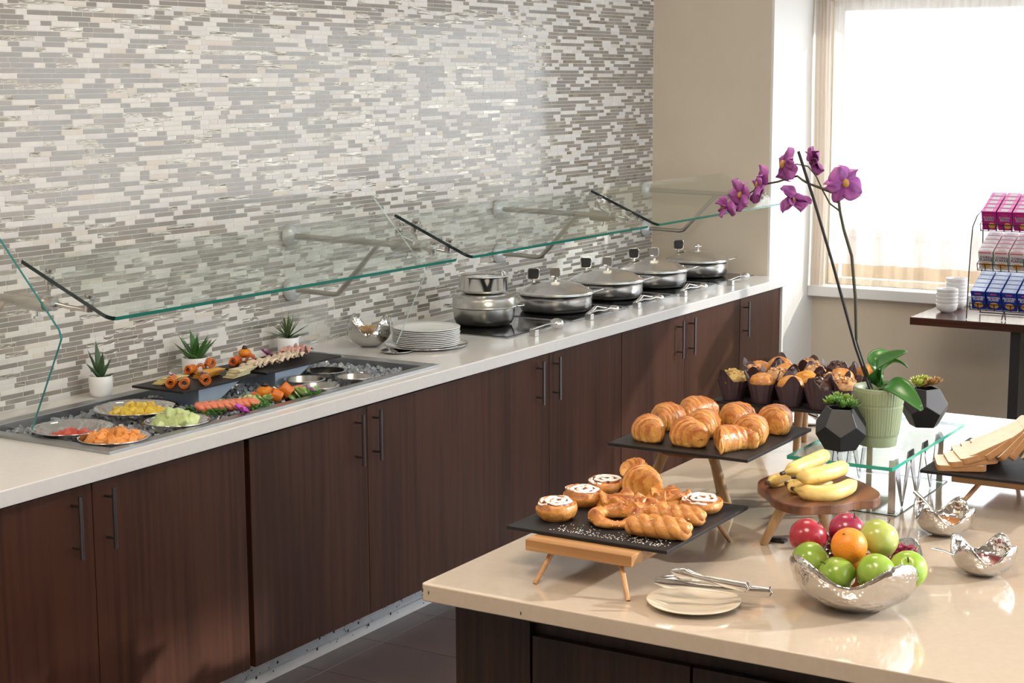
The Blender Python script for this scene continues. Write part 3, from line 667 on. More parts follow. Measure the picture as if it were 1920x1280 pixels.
# smoked salmon, cucumber, greens on the ice
def salmon(x, y, z, n, dx, dy, grp, label, rz=.3):
    for i in range(n):
        m = MB().ball((0, 0, 0), (.033, .026, .015), 14, 8, fn=lambda d: 1 + .12 * nz(d, 4, i), cfn=lambda d: (.82, .24 + .08 * sin(d.x * 14), .13 + .06 * sin(d.x * 14)))
        o = m.obj('salmon_roll', M_food, loc=(x + dx * i, y + dy * i, z)); o.rotation_euler = (.5, .2, rz); tag(o, label % ['leftmost', 'second', 'third', 'fourth', 'fifth', 'sixth', 'seventh', 'eighth', 'ninth'][i], 'salmon', grp)
salmon(4.00, 3.615, .924, 9, .019, -.011, 'salmon rolls beside the honeydew bowl', 'folded smoked salmon beside the honeydew bowl, %s from the left')
salmon(4.345, 3.57, .918, 6, .018, -.006, 'salmon rolls left of the small bains', 'folded smoked salmon near the small steel bains, %s from the left')
for i in range(10):
    m = MB().lathe([(0, .0035), (.019, .0035), (.021, .003), (.021, -.003), (0, -.003)], 18); m.c = [(.62, .74, .34) if (abs(v[0]) + abs(v[1])) < .026 else (.12, .30, .05) for v in m.v]
    o = m.obj('cucumber_slice', M_food, loc=(4.10 + .019 * i, 3.61 - .008 * i + .012 * (i % 2), .918 + .002 * (i % 2))); o.rotation_euler = (.7, .4, i); tag(o, 'cucumber slice between the smoked salmon and the carrot rolls', 'cucumber', 'cucumber slices by the salmon')
for i in range(5):
    m = MB().lathe([(0, .003), (.025, .003), (.027, .0025), (.027, -.0025), (0, -.0025)], 20); m.c = [(.66, .76, .40) if (abs(v[0]) + abs(v[1])) < .033 else (.16, .38, .07) for v in m.v]
    o = m.obj('cucumber_slice', M_food, loc=(4.345 + .016 * i, 3.525 - .010 * i, .922)); o.rotation_euler = (.9, .2, i * .7); tag(o, 'large cucumber slice right of the upright carrot rolls', 'cucumber', 'cucumber slices right of the carrot rolls')
roll(4.275, 3.53, .908, .021, .036, .9, 'wide upright carrot roll, left of the pair by the near rim', None, (.80, .20, .02), .5)
roll(4.325, 3.525, .915, .023, .04, .4, 'wide upright carrot roll, right of the pair by the near rim', None, (.80, .20, .02), .7)
roll(4.235, 3.585, .908, .015, .03, .2, 'small carrot curl left of the blackberry-topped orange half', None, (.74, .16, .03), .4)
par = MB()
PR = random.Random(8)
for (cx, cy, n, rr) in ((3.99, 3.56, 90, .03), (4.0, 3.645, 60, .02), (4.42, 3.46, 60, .02), (4.15, 3.50, 80, .03), (4.38, 3.60, 40, .02)):
    for i in range(n):
        x = cx + PR.gauss(0, rr); y = cy + PR.gauss(0, rr * .5); a = PR.random() * 6; s_ = PR.uniform(.003, .007)
        par.obox((x, max(y, 3.47), .912 + PR.random() * .012), (s_ * cos(a), s_ * sin(a), s_ * .4), (-s_ * .6 * sin(a), s_ * .6 * cos(a), 0), (0, 0, .0006))
tag(par.obj('parsley', mat('parsley_green', (.05, .17, .02), .5)), 'curly green parsley tucked round the salmon and flowers', 'parsley', kind='stuff')

# ------------------------------------------------------------------ hammered bowl with four-lobed rim
def lobed(r, h, ph, lobes=4, amp=.28, sq=1.0):
    def f(t, rr, z):
        k = (z / h) ** 2
        zz = z * (1 + amp * k * cos(lobes * t + ph)) if z > .0 else z
        return rr * (1 + .05 * k * cos(lobes * t + ph)), zz
    def pr(th): return [(0, .001), (r * .30, 0), (r * .55, h * .10), (r * .78, h * .30), (r * .92, h * .58), (r * .985, h * .85), (r, h)]
    p = pr(0)
    inner = [(max(0, a - .0035), b + (.003 if b < h * .5 else 0)) for a, b in reversed(p)]
    return p + inner, f
def hammered(name, x, y, r, h, ph, label, amp=.28, z=CT, mt=None):
    t = thing(name, label, 'bowl', (x, y, z + .0004))
    p, f = lobed(r, h, ph, amp=amp)
    MB().lathe(p, 72, rf=f).obj('bowl', mt or M_hammer, t)
    return t
t = hammered('hammered_bowl', 5.36, 3.935, .092, .088, 1.0, 'hammered steel bowl of crackers between the grassy plant and the plates', .42)
ck = MB()
for i in range(70):
    a = PR.random() * 6.28; q = .05 * sqrt(PR.random()); u = V((PR.gauss(0, 1), PR.gauss(0, 1), PR.gauss(0, .4))).normalized(); v_ = u.orthogonal().normalized(); n_ = u.cross(v_)
    ck.obox((5.36 + q * cos(a), 3.935 + q * sin(a), CT + .060 + .015 * PR.random()), u * .011, v_ * .008, n_ * .002, col=(.62, .38, .17))
tag(ck.obj('nuts', M_food), 'heap of chopped toasted nuts in the hammered bowl on the counter', 'nuts', kind='stuff')
# ------------------------------------------------------------------ plates on a charger
px_, py_ = 5.475, 3.735
o = MB().lathe([(0, .004), (.13, .004), (.165, .012), (.167, .013), (.165, .010), (.13, .001), (0, .001)], 56, (px_, py_, CT)).obj('charger_plate', M_chrome); tag(o, 'wide polished steel charger under the white plate stack', 'charger')
pm = MB().lathe([(0, .0025), (.085, .0025), (.108, .007), (.136, .0115), (.1375, .0105), (.136, .0085), (.108, .003), (.085, 0), (0, 0)], 56).mesh('plate', M_white_c)
for i in range(10):
    o = bpy.data.objects.new('dinner_plate', pm); COL.objects.link(o); o.location = (px_ + .002 * R.uniform(-1, 1), py_ + .002 * R.uniform(-1, 1), CT + .0055 + i * .0072)
    tag(o, 'white dinner plate on top of the stack on the steel charger' if i == 9 else ('white dinner plate at the very bottom of the stack on the charger' if i == 0 else 'white dinner plate, %s from the bottom of the stack on the charger' % ['', 'second', 'third', 'fourth', 'fifth', 'sixth', 'seventh', 'eighth', 'ninth'][i]), 'plate', 'stack of white dinner plates')
o = MB().lathe([(0, .004), (.04, .004), (.062, .010), (.064, .0105), (.062, .008), (.04, .001), (0, .001)], 36, (5.285, 3.745, CT)).obj('saucer', M_chrome); tag(o, 'small shiny saucer left of the plate stack', 'saucer')
# ------------------------------------------------------------------ steel pots stacked on the first hob
def hob(x0, x1, y0, y1, label):
    t = thing('induction_hob', label, 'hob', ((x0 + x1) / 2, y0, CT))
    cx = (x0 + x1) / 2
    MB().box(x0 - cx, x1 - cx, 0, y1 - y0, .0003, .0035).obj('steel_frame', M_steel_d, t, bevel=.001)
    MB().box(x0 - cx + .012, x1 - cx - .012, .016, y1 - y0 - .012, .0036, .0065).obj('glass_top', mat('black_hob_glass', (.008, .008, .009), .06), t, bevel=.001)
HX = [(5.80, 6.32), (6.35, 6.86), (6.89, 7.38), (7.41, 7.89), (7.92, 8.37)]
HL = ['black induction hob under the stacked pots', 'black induction hob under the nearest lidded chafing pan', 'black induction hob under the second chafing pan', 'black induction hob under the third chafing pan', 'black induction hob under the farthest chafing pan']
for (a, b), l_ in zip(HX, HL): hob(a, b, 3.545, 4.05, l_)
ZP = CT + .0068
t = thing('lidded_pot', 'large brushed steel pot with a ledged rim, at the bottom of the pot stack', 'pot', (6.07, 3.835, ZP))
MB().lathe([(0, 0), (.105, 0), (.122, .008), (.132, .03), (.137, .078)], 56).obj('body', M_steel, t)
MB().lathe([(.137, .078), (.150, .082), (.151, .085), (.139, .088), (.137, .118), (.128, .130), (.112, .137), (0, .139)], 56).obj('cover', M_steel, t)
for s_ in (1, -1):
    MB().tube([(s_ * .14 * .55 - .03 * .85 * s_, -s_ * .14 * .85 - .03 * .5 * s_, .082), (s_ * .172 * .55 - .022 * s_ * .85, -s_ * .172 * .85 - .022 * s_ * .5, .084), (s_ * .172 * .55 + .022 * s_ * .85, -s_ * .172 * .85 + .022 * s_ * .5, .084), (s_ * .14 * .55 + .03 * .85 * s_, -s_ * .14 * .85 + .03 * .5 * s_, .082)], .004, 8).obj('handle', M_chrome, t)
t = thing('open_pot', 'small polished steel pot standing on the larger one', 'pot', (6.07, 3.835, ZP + .1395))
MB().lathe([(0, 0), (.085, 0), (.100, .006), (.106, .016), (.107, .068), (.113, .074), (.114, .078), (.104, .076), (.103, .012), (0, .008)], 56).obj('body', M_chrome, t)
MB().lathe([(0, .066), (.07, .068), (.102, .070)], 40).obj('inset_lid', M_chrome, t)
MB().tube([(.05 + .013 * cos(a), -.07 + .004 * sin(a), .080 + .012 * sin(a)) for a in [i * 2 * pi / 16 for i in range(16)]], .0028, 8, closed=True).obj('lid_ring', M_chrome, t)
# chafing pans
def pan(x, y, r, label, first=False):
    t = thing('chafing_pan', label, 'pan', (x, y, ZP))
    r *= 1.06
    MB().lathe([(0, 0), (r * .80, 0), (r * .90, .006), (r * .965, .028), (r * .99, .062), (r, .080), (r * 1.035, .083), (r * 1.035, .087), (r * .985, .086), (r * .975, .07), (r * .8, .012), (0, .01)], 60).obj('body', M_pan, t)
    l = MB().lathe([(r * 1.02, .0885), (r * 1.02, .091), (r * .93, .098), (r * .7, .120), (r * .42, .134), (r * .16, .140), (0, .141)], 60).obj('lid', M_pan, t)
    k = MB().cyl((0, 0, .140), (0, 0, .158), .008, n=12).cyl((-.018, .012, .158), (.018, -.012, .158), .0045, n=10)
    k.obj('lid_post', M_chrome, l)
    # rounded square loop handle standing on the lid
    def rsq(cx, cz, s_, q, ax):
        pts = []
        for a0, sx, sz in ((0, 1, 1), (.5, -1, 1), (1, -1, -1), (1.5, 1, -1)):
            for j in range(5):
                a = (a0 + j / 8) * pi; pts.append((cx + sx * (s_ - q) + q * cos(a), cz + sz * (s_ - q) + q * sin(a)))
        return pts
    u = V((.86, -.5, 0)) * 0 + V((.519, -.855, 0))
    n = V((.844, .513, 0))
    def plate(c, s_, q, th, mt, name, par, col=None):
        m = MB(); p = rsq(0, 0, s_, q, 0); kk = len(p)
        m.add([V(c) + u * a + V((0, 0, b)) - n * th for a, b in p] + [V(c) + u * a + V((0, 0, b)) + n * th for a, b in p], [tuple(range(kk)), tuple(range(2 * kk - 1, kk - 1, -1))] + [[(i + 1) % kk, i, kk + i, kk + (i + 1) % kk] for i in range(kk)])
        return m.obj(name, mt, par, bevel=.002)
    if r < .5 and first != 'last': plate((0, 0, .176), .024, .011, .006, M_steel, 'lid_handle', l)
    else: MB().ball((0, 0, .165), .009, 10, 8).obj('lid_knob', M_chrome, l)
    c = -u * (r * .56) + n * (r * .62)
    hb = MB().tube([c + V((0, 0, .085)), c + V((0, 0, .115)), c + V((0, 0, .135))], .008, 8).obj('hinge_post', M_chrome, t)
    plate(c + V((0, 0, .158)), .028, .012, .005, M_chrome, 'chrome_frame', hb)
    plate(c + V((0, 0, .158)) - n * .006, .0235, .010, .003, M_blackm, 'black_face', hb)
    for s_ in (1,):
        e = u * (r * 1.0) + V((0, 0, .088))
        MB().tube([e - n * .02, e + u * .022 + V((0, 0, .004)) - n * .012, e + u * .045 + V((0, 0, .010)), e + u * .022 + V((0, 0, .004)) + n * .012, e + n * .02], .0055, 8, flat=.6).obj('side_handle', M_chrome, t)
    MB().lathe([(0, 0), (.012, 0), (.012, .014), (0, .016)], 12, u * (r * .82) + V((0, 0, .093))).obj('lid_rest', M_chrome, t)
pan(6.60, 3.78, .165, 'nearest domed chafing pan, right of the stacked pots')
pan(7.13, 3.79, .168, 'second domed chafing pan along the counter')
pan(7.64, 3.79, .163, 'third domed chafing pan along the counter')
pan(8.17, 3.79, .158, 'farthest chafing pan against the beige pier', 'last')
# spoons on steel cubes
for i, (x, y) in enumerate(((5.915, 3.49), (6.445, 3.515), (6.89, 3.505), (7.395, 3.505), (7.90, 3.475))):
    wh = ['the ladle in front of the stacked pots', 'the tongs in front of the nearest chafing pan', 'the tongs in front of the second chafing pan', 'the tongs in front of the third chafing pan', 'the spoon in front of the farthest chafing pan'][i]
    o = MB().box(x - .015, x + .015, y - .015, y + .015, CT + .0005, CT + .028).obj('steel_block', M_steel, bevel=.0015); tag(o, 'small steel block supporting ' + wh, 'holder')
    if i in (0, 4):
        lo_, r_, lab = .15, .030 if i == 0 else .026, ('steel ladle with a round bowl resting before the stacked pots' if i == 0 else 'steel serving spoon before the farthest chafing pan')
        t = thing('ladle' if i == 0 else 'serving_spoon', lab, 'ladle' if i == 0 else 'spoon', (x, y, CT + .028))
        MB().tube([(-.02, 0, .004), (.05, 0, .007), (.11, .004, .008), (.175, .006, .004)], [.009, .007, .005, .006], 10, flat=.4).obj('handle', M_chrome, t)
        b_ = MB().ball((0, 0, 0), (r_ * 1.15, r_, r_ * .75), 20, 10); b_.obj('bowl', M_chrome, t, loc=(.205, .008, .0))
    else:
        t = thing('serving_tongs', 'pair of steel serving tongs before the %s chafing pan' % ('nearest', 'second', 'third')[i - 1], 'tongs', (x, y, CT + .028))
        for s_ in (1, -1):
            MB().tube([(-.02, 0, .004), (.05, s_ * .010, .010), (.10, s_ * .022, .020 if s_ > 0 else .006), (.15, s_ * .020, .010), (.20, s_ * .016, .0)], [.006, .008, .008, .009, .013], 10, flat=.45).obj('arm', M_chrome, t)
        MB().ball((.232, 0, -.004), (.034, .024, .016), 16, 8).obj('scoop', M_chrome, t)
# ------------------------------------------------------------------ stands and boards on the island
def splay_stand(name, x0, x1, y0, y1, zt, th, legs, label, mt=M_bam, tray=True):
    "low wooden stand: shallow board with a raised lip and four splayed round legs"
    t = thing(name, label, 'stand', ((x0 + x1) / 2, (y0 + y1) / 2, CT + .0003)); cx, cy = (x0 + x1) / 2, (y0 + y1) / 2
    def P(o): o.matrix_parent_inverse = Matrix.Translation((-cx, -cy, -CT - .0003)); return o
    P(MB().box(x0, x1, y0, y1, zt - th, zt).obj('board', mt, t, bevel=.0015))
    for (bx, by, tx, ty) in legs:
        P(MB().cyl((tx, ty, zt - th), (bx, by, CT + .0005), .0062, .0052, n=12).obj('leg', mt, t))
    return t
splay_stand('wooden_stand', 2.965, 3.475, 1.516, 1.772, .9995, .024, ((2.948, 1.738, 2.995, 1.72), (2.944, 1.512, 2.992, 1.555), (3.46, 1.512, 3.43, 1.545), (3.46, 1.76, 3.43, 1.735)), 'low bamboo stand on thin splayed legs under the danish pastries')
slab(3.012, 3.436, 1.458, 1.848, 1.000, 1.008, 'black slate board holding the danish pastries')
splay_stand('wooden_stand', 4.03, 4.50, .84, 1.165, .9995, .024, ((4.012, 1.145, 4.06, 1.10), (4.02, .90, 4.06, .95), (4.50, .90, 4.46, .95), (4.50, 1.13, 4.46, 1.10)), 'low bamboo stand under the sliced bread, at the right of the island', M_bam)
slab(3.985, 4.42, .80, 1.232, 1.000, 1.008, 'black slate board holding the sliced bread')
def log_stand(cx, cy, rx, ry, zt, th, legs, label, mt, lm=M_ash, poly=None, name='wooden_stand'):
    t = thing(name, label, 'stand', (cx, cy, CT + .0003))
    def P(o): o.matrix_parent_inverse = Matrix.Translation((-cx, -cy, -CT - .0003)); return o
    pts = poly or [(cx + rx * cos(a) * (1 + .05 * sin(3 * a)), cy + ry * sin(a) * (1 + .06 * cos(2 * a))) for a in [i * 2 * pi / 40 for i in range(40)]]
    P(MB().prism(pts, zt - th, zt).obj('slab', mt, t, bevel=.003, seg=3))
    for (bx, by, tx, ty) in legs:
        P(MB().cyl((tx, ty, zt - th), (bx, by, CT + .0005), .0135, .0095, n=18).obj('leg', lm, t))
    return t
log_stand(3.70, 1.69, .13, .12, 1.0895, .022, ((3.62, 1.828, 3.66, 1.775), (3.685, 1.61, 3.665, 1.655), (3.865, 1.72, 3.80, 1.72)), 'tall walnut stand with thick pale legs under the croissants', M_walnut)
slab(3.509, 3.916, 1.493, 1.862, 1.090, 1.098, 'black slate board holding the croissants')
log_stand(4.45, 1.72, .12, .14, 1.0695, .022, ((4.36, 1.83, 4.40, 1.79), (4.43, 1.735, 4.41, 1.72), (4.56, 1.76, 4.52, 1.75)), 'pale-legged wooden stand under the muffins', M_bam)
slab(4.225, 4.655, 1.512, 1.910, 1.070, 1.078, 'black slate board holding the muffins')
# wavy walnut board with the bananas
ZB = 1.032
out = [(1420, 909), (1440, 922), (1447, 934), (1482, 947), (1510, 949), (1537, 947), (1562, 947), (1582, 944), (1601, 938), (1628, 937), (1643, 936), (1652, 929), (1650, 921), (1639, 914), (1624, 905), (1607, 899), (1592, 893), (1570, 886), (1540, 880), (1500, 881), (1465, 886), (1435, 893), (1421, 900)]
P2 = [at(a, b, ZB) for a, b in out]; poly = [(p.x, p.y) for p in P2][::-1]
def smooth_poly(p, it=2):
    for _ in range(it):
        q = []
        for i in range(len(p)):
            a, b = p[i], p[(i + 1) % len(p)]
            q += [(a[0] * .75 + b[0] * .25, a[1] * .75 + b[1] * .25), (a[0] * .25 + b[0] * .75, a[1] * .25 + b[1] * .75)]
        p = q
    return p
poly = smooth_poly(poly)
if sum(poly[i][0] * poly[(i + 1) % len(poly)][1] - poly[(i + 1) % len(poly)][0] * poly[i][1] for i in range(len(poly))) < 0: poly = poly[::-1]
bcx = sum(p[0] for p in poly) / len(poly); bcy = sum(p[1] for p in poly) / len(poly)
log_stand(bcx, bcy, .1, .1, ZB, .022, ((3.479, 1.437, 3.50, 1.395), (3.53, 1.29, 3.53, 1.32), (3.66, 1.30, 3.64, 1.315)), 'wavy-edged walnut stand on pale legs holding the bananas', M_walnut, poly=poly)

# ------------------------------------------------------------------ croissants
CR = random.Random(21)
def croissant_mesh(seed, L=.062, r0=.034, bend=.6, n=4.0, flare=0):
    r0 *= 1.17; L *= 1.02
    rnd = random.Random(seed); sd_ = rnd.random() * 20
    def B(k): return max(0, cos(min(1, abs(k)) * pi / 2)) ** .52
    def f(u, v):
        t = (u * 2 - 1); a = 2 * pi * v
        s_ = abs(t) * n + .16 * sin(a + sd_) + .10 * nz((t * 2, cos(a), sin(a)), 1.5, sd_)
        s_ = max(0, s_); k = floor(s_); fr = s_ - k
        e = .08 * fr + .92 * max(0, min(1, (fr - .72) / .28)) ** 1.2
        r = r0 * (B(k / n) * (1 - e) + B((k + 1) / n) * e) + .002
        r = (r * (1 - abs(t) ** 26) + .0006) * (1 + .03 * sin(a * 9 + t * 30) * (abs(t) > .3))
        r *= 1 + .05 * nz((t * 3, cos(a) * 1.5, sin(a) * 1.5), 1.3, sd_)
        th = t * bend
        cx = L * t * 1.0; cy = -flare * .02 * t * t - L * (1 - cos(th)) * 1.0
        y = cos(a) * r; z = sin(a) * r * .95
        z = max(z, -r0 * .62 + .002 * nz((t * 4, cos(a), 0), 3))
        x = cx - sin(th) * y * .6; yy = cy + cos(th) * y
        return (x, yy, z + r0 * .62)
    def cf(u, v):
        t = (u * 2 - 1); a = 2 * pi * v
        s_ = abs(t) * n + .16 * sin(a + sd_) + .10 * nz((t * 2, cos(a), sin(a)), 1.5, sd_); s_ = max(0, s_); fr = s_ - floor(s_)
        top = .5 + .5 * sin(a)
        br = V((.60, .215, .040)); ye = V((.86, .52, .16)); dk = V((.34, .095, .018))
        g = .5 + .5 * nz((t * 3, cos(a) * 2, sin(a) * 2), 1.6, sd_ + 5)
        c = ye.lerp(br, min(1, top * 1.25)); c = c.lerp(dk, max(0, min(1, g * top * 1.0 - .15)))
        if fr > .66: c = c.lerp(ye, .55)
        elif fr > .52: c = c.lerp(dk, .35)
        return tuple(c)
    return MB().grid(f, 64, 28, cv=True, cfn=cf)
ZK = 1.0985
cs = [((3.585, 1.79), 1.1, .033, .050, 'plump croissant at the left front corner of the croissant slate, seen end-on'),
      ((3.735, 1.815), .5, .034, .050, 'pale smooth croissant second from the left, behind the corner one'),
      ((3.85, 1.790), .35, .034, .062, 'ridged croissant standing highest at the back left of the slate'),
      ((3.585, 1.685), 1.35, .035, .058, 'ridged croissant in the middle of the front row of the slate'),
      ((3.705, 1.700), .75, .034, .056, 'croissant in the very centre of the slate, half hidden'),
      ((3.585, 1.585), .15, .031, .058, 'flaky golden croissant with open pale arms at the front of the slate'),
      ((3.815, 1.660), .55, .035, .052, 'sugar-dusted round croissant at the back of the slate'),
      ((3.69, 1.565), .85, .036, .054, 'large shiny ridged croissant right of the open-armed one'),
      ((3.83, 1.560), .80, .036, .054, 'dark brown croissant at the right rear corner of the slate')]
for i, ((x, y), rz, r0, L_, lab) in enumerate(cs):
    m = croissant_mesh(i + 3, L_, r0, .75 if i != 5 else 1.5)
    o = m.obj('croissant', M_pastry, loc=(x, y, ZK)); o.rotation_euler = (0, 0, rz - .55); tag(o, lab, 'croissant', 'croissants on the slate board')
# ------------------------------------------------------------------ danish pastries
ZD = 1.0085
CB = (.60, .225, .050); CY = (.86, .50, .15); CK = (.30, .085, .02)
def lerp3(a, b, t): t = max(0, min(1, t)); return tuple(a[i] * (1 - t) + b[i] * t for i in range(3))
def bun(x, y, r, h, label, seed, rz=0, iced=True, swirl=True):
    t = thing('iced_bun', label, 'pastry', (x, y, ZD), rz=rz)
    def f(u, v):
        a = 2 * pi * u
        if v < .12: q = v / .12; return (r * .8 * q * cos(a), r * .8 * q * sin(a) * .82, 0)
        w_ = (v - .12) / .88; ph = w_ * pi / 2
        rr = r * (.86 + .14 * sin(min(1, w_ * 2.4) * pi)) * (1 if w_ < .35 else cos((w_ - .35) / .65 * pi / 2) ** .75)
        z = h * (min(1, w_ / .45) ** .6) * (1 - .12 * (w_ > .45) * (w_ - .45))
        if swirl and w_ > .3: z += .16 * h * cos(2 * pi * (rr / (r * .36)) - a) * (1 if w_ < .95 else .5)
        k = 1 + .06 * nz((cos(a), sin(a), w_), 2, seed)
        return (rr * k * cos(a), rr * k * sin(a) * .82, z * k)
    def cf(u, v):
        a = 2 * pi * u; w_ = max(0, (v - .12) / .88); rr = (1 if w_ < .35 else cos((w_ - .35) / .65 * pi / 2) ** .75)
        s_ = cos(2 * pi * (rr / .36) - a) if w_ > .3 else 0
        return lerp3(lerp3(CY, CB, .3 + w_), CK, .55 * (-s_ > .2) + .3 * nz((cos(a) * 2, sin(a) * 2, w_ * 3), 2, seed))
    MB().grid(f, 48, 26, cu=True, cfn=cf).obj('bun', M_pastry, t)
    if iced:
        rn = random.Random(seed); m = MB()
        n = 60; pts = []; wv = rn.random() * 6
        for j in range(n):
            q = j / (n - 1); a = wv + q * 2 * pi * 2.3; d = .12 + .74 * q; d = min(.9, d * (1 + .30 * nz((cos(a) * 1.3, sin(a) * 1.3, q * 2), 1.5, seed)))
            zz = h * (1.07 - .62 * max(0, d - .55) ** 1.6) + .0008
            pts.append((r * d * cos(a), r * d * sin(a) * .82, zz))
        m.tube(pts, [.0036 + .0022 * abs(sin(j * .55 + seed)) for j in range(n)], 7, flat=.55)
        m.obj('icing', M_icing, t)
        m = MB()
        for k in range(6):
            a = rn.random() * 6.28; q = r * .7 * sqrt(rn.random()); m.ball((q * cos(a), q * sin(a) * .82, h * 1.0), (.0065, .005, .004), 8, 6)
        m.obj('raisins', M_raisin, t)
    return t
bun(3.125, 1.785, .056, .036, 'raisin bun with thick white icing at the left corner of the pastry slate', 1, .3)
bun(3.262, 1.795, .055, .032, 'cinnamon roll with a white drizzle behind the corner raisin bun', 2, .8)
bun(3.385, 1.800, .053, .030, 'iced chocolate swirl at the back left of the pastry slate', 3, .1)
bun(3.350, 1.535, .060, .026, 'flat raisin swirl with white icing at the right rear of the pastry slate', 4, .5)
def crown(x, y, label):
    "folded pastry ring with pointed corners round an open middle"
    t = thing('ring_pastry', label, 'pastry', (x, y, ZD), rz=.2)
    def f(u, v):
        a = 2 * pi * u; b = 2 * pi * v
        R0 = .045; fr_ = 1 - .42 * max(0, -cos(a + .2 - .55)); pk = max(0, cos(a * 2.5 + .6)) ** 3
        r = .0140 + .002 * sin(a * 5) + .002 * nz((cos(a), sin(a), v), 3, 4)
        lean = .012 * pk
        z = sin(b) * r * (1.15 + .9 * pk * (sin(b) > 0)) + .012
        return ((R0 + cos(b) * r + lean * 0) * cos(a) * 1.0, (R0 + cos(b) * r) * sin(a) * 1.05, max(0, z) * fr_ + .002)
    def cf(u, v):
        a = 2 * pi * u; b = 2 * pi * v; pk = max(0, cos(a * 2.5 + .6)) ** 3
        return lerp3(lerp3(CY, CB, .35 + .6 * sin(b)), CK, pk * max(0, sin(b)) * 1.1 + .35 * nz((cos(a) * 2, sin(a) * 2, v * 3), 2, 9))
    MB().grid(f, 64, 22, cu=True, cv=True, cfn=cf).obj('ring', M_pastry, t)
    m = MB()
    for k in range(26):
        a = k * 2 * pi / 26; g_ = 1 - .42 * max(0, -cos(a + .2 - .55)); m.tube([(.033 * cos(a), .034 * sin(a), .014 * g_), (.045 * cos(a + .1), .047 * sin(a + .1), .029 * g_), (.058 * cos(a + .16), .061 * sin(a + .16), .013 * g_)], .0022, 6, col=lerp3(CB, CY, (k % 3) / 2))
    m.obj('folds', M_pastry, t)
crown(3.150, 1.650, 'open ring pastry with a hole in the middle at the front of the slate')
def braid(x, y, rz, L_, r, label, seed):
    t = thing('pastry_braid', label, 'pastry', (x, y, ZD), rz=rz)
    m = MB(); nn_ = 46
    for s_ in range(3):
        pts = []; rr = []
        for j in range(nn_):
            q = -1 + 2 * j / (nn_ - 1); ph = q * 5.2 + s_ * 2 * pi / 3; e = sqrt(max(0, 1 - abs(q) ** 5))
            pts.append((q * L_, cos(ph) * r * .62 * e, r * .95 + sin(ph) * r * .42 * e)); rr.append(r * (.70 * e + .10) * (1 + .08 * nz((q * 4, s_, 0), 2, seed)))
        m.tube(pts, rr, 12, cfn=lambda u, t_: lerp3(lerp3(CY, CB, .55 + .5 * nz((u * 9, cos(t_), sin(t_)), 2, seed)), CK, .5 * nz((u * 14, cos(t_), sin(t_) + s_), 2, seed + 3)))
    m.v = [(a, b, max(.0006, c)) for a, b, c in m.v]
    m.obj('twist', M_pastry, t)
    m = MB(); rn = random.Random(seed)
    for k in range(60):
        q = rn.gauss(0, .45); 
        if abs(q) < .9: m.ball((q * L_, rn.gauss(0, r * .35), r * 1.93 - abs(rn.gauss(0, .0015))), (.0022, .0022, .0007), 5, 4)
    m.obj('sugar_dust', M_sugar, t)['kind'] = 'stuff'
braid(3.098, 1.520, -1.42, .070, .0225, 'long twisted pastry at the near right corner of the slate, dusted with sugar', 4)
braid(3.215, 1.535, -1.40, .064, .0205, 'twisted pastry with white icing just behind the nearest twist', 9)
def puff(x, y, r, h, label, seed, rz, pk=4, sharp=2.5):
    "square puff pastry whose corners fold up into points"
    t = thing('puff_pastry', label, 'pastry', (x, y, ZD), rz=rz)
    def f(u, v):
        a = 2 * pi * u; q = v
        if q < .15: return (r * .75 * q / .15 * cos(a), r * .75 * q / .15 * sin(a), 0)
        w_ = (q - .15) / .85; c = abs(cos(a * pk / 2)) ** sharp
        rr = r * (1 - w_ ** 2.2) ** .5 * (.84 + .22 * c * (1 - w_)); z = h * (w_ ** .55) * (.62 + .38 * (c * sin(min(1, w_ * 1.6) * pi) + w_ * .3)) + h * .28 * c * exp(-((w_ - .55) / .2) ** 2)
        z += h * .07 * sin(w_ * 16 + 2.5 * nz((cos(a) * 2, sin(a) * 2, 0), 1.5, seed + 4)) * (w_ > .15) * (1 - w_)
        k = 1 + .22 * nz((cos(a) * 1.5, sin(a) * 1.5, w_ * 2), 1.5, seed) + .08 * nz((cos(a) * 4, sin(a) * 4, w_ * 5), 2, seed)
        return (rr * k * cos(a), rr * k * sin(a), z * k)
    def cf(u, v):
        a = 2 * pi * u; c = abs(cos(a * pk / 2)) ** sharp
        q_ = .5 + .5 * sin((v - .15) / .85 * 16 + 2.5 * nz((cos(a) * 2, sin(a) * 2, 0), 1.5, seed + 4))
        return lerp3(lerp3(CY, CB, v * 1.1 * (.4 + .8 * q_)), CK, c * v * .8 + .5 * nz((cos(a) * 3, sin(a) * 3, v * 4), 2, seed))
    MB().grid(f, 56, 26, cu=True, cfn=cf).obj('puff', M_pastry, t)
puff(3.262, 1.695, .054, .042, 'folded flaky pastry in the middle of the slate behind the ring pastry', 3, .2)
t = thing('puff_pastry', 'tallest puffed pastry at the back of the slate', 'pastry', (3.410, 1.722, ZD))
croissant_mesh(31, .040, .038, .9).obj('puff', M_pastry, t, loc=(0, 0, .0)).rotation_euler = (0, 0, .9)
o = croissant_mesh(37, .030, .026, 1.1).obj('folded_top', M_pastry, t, loc=(.006, .016, .034)); o.rotation_euler = (.35, -.3, 2.2)
puff(3.240, 1.618, .050, .052, 'knotted pastry with one sharp upright point in the centre of the slate', 12, 1.0, 4, 4)
puff(3.385, 1.632, .054, .032, 'pale flat lattice-topped pastry right of the tallest puff', 15, .3, 5)
dm = MB()
for i in range(220):
    x = 3.03 + abs(R.gauss(0, .03)); y = R.uniform(1.47, 1.75); dm.box(x, x + .0016, y, y + .0016, 1.0085, 1.0092)
tag(dm.obj('sugar_sprinkle', M_sugar), 'sprinkle of powdered sugar fallen on the pastry slate', 'sugar', kind='stuff')
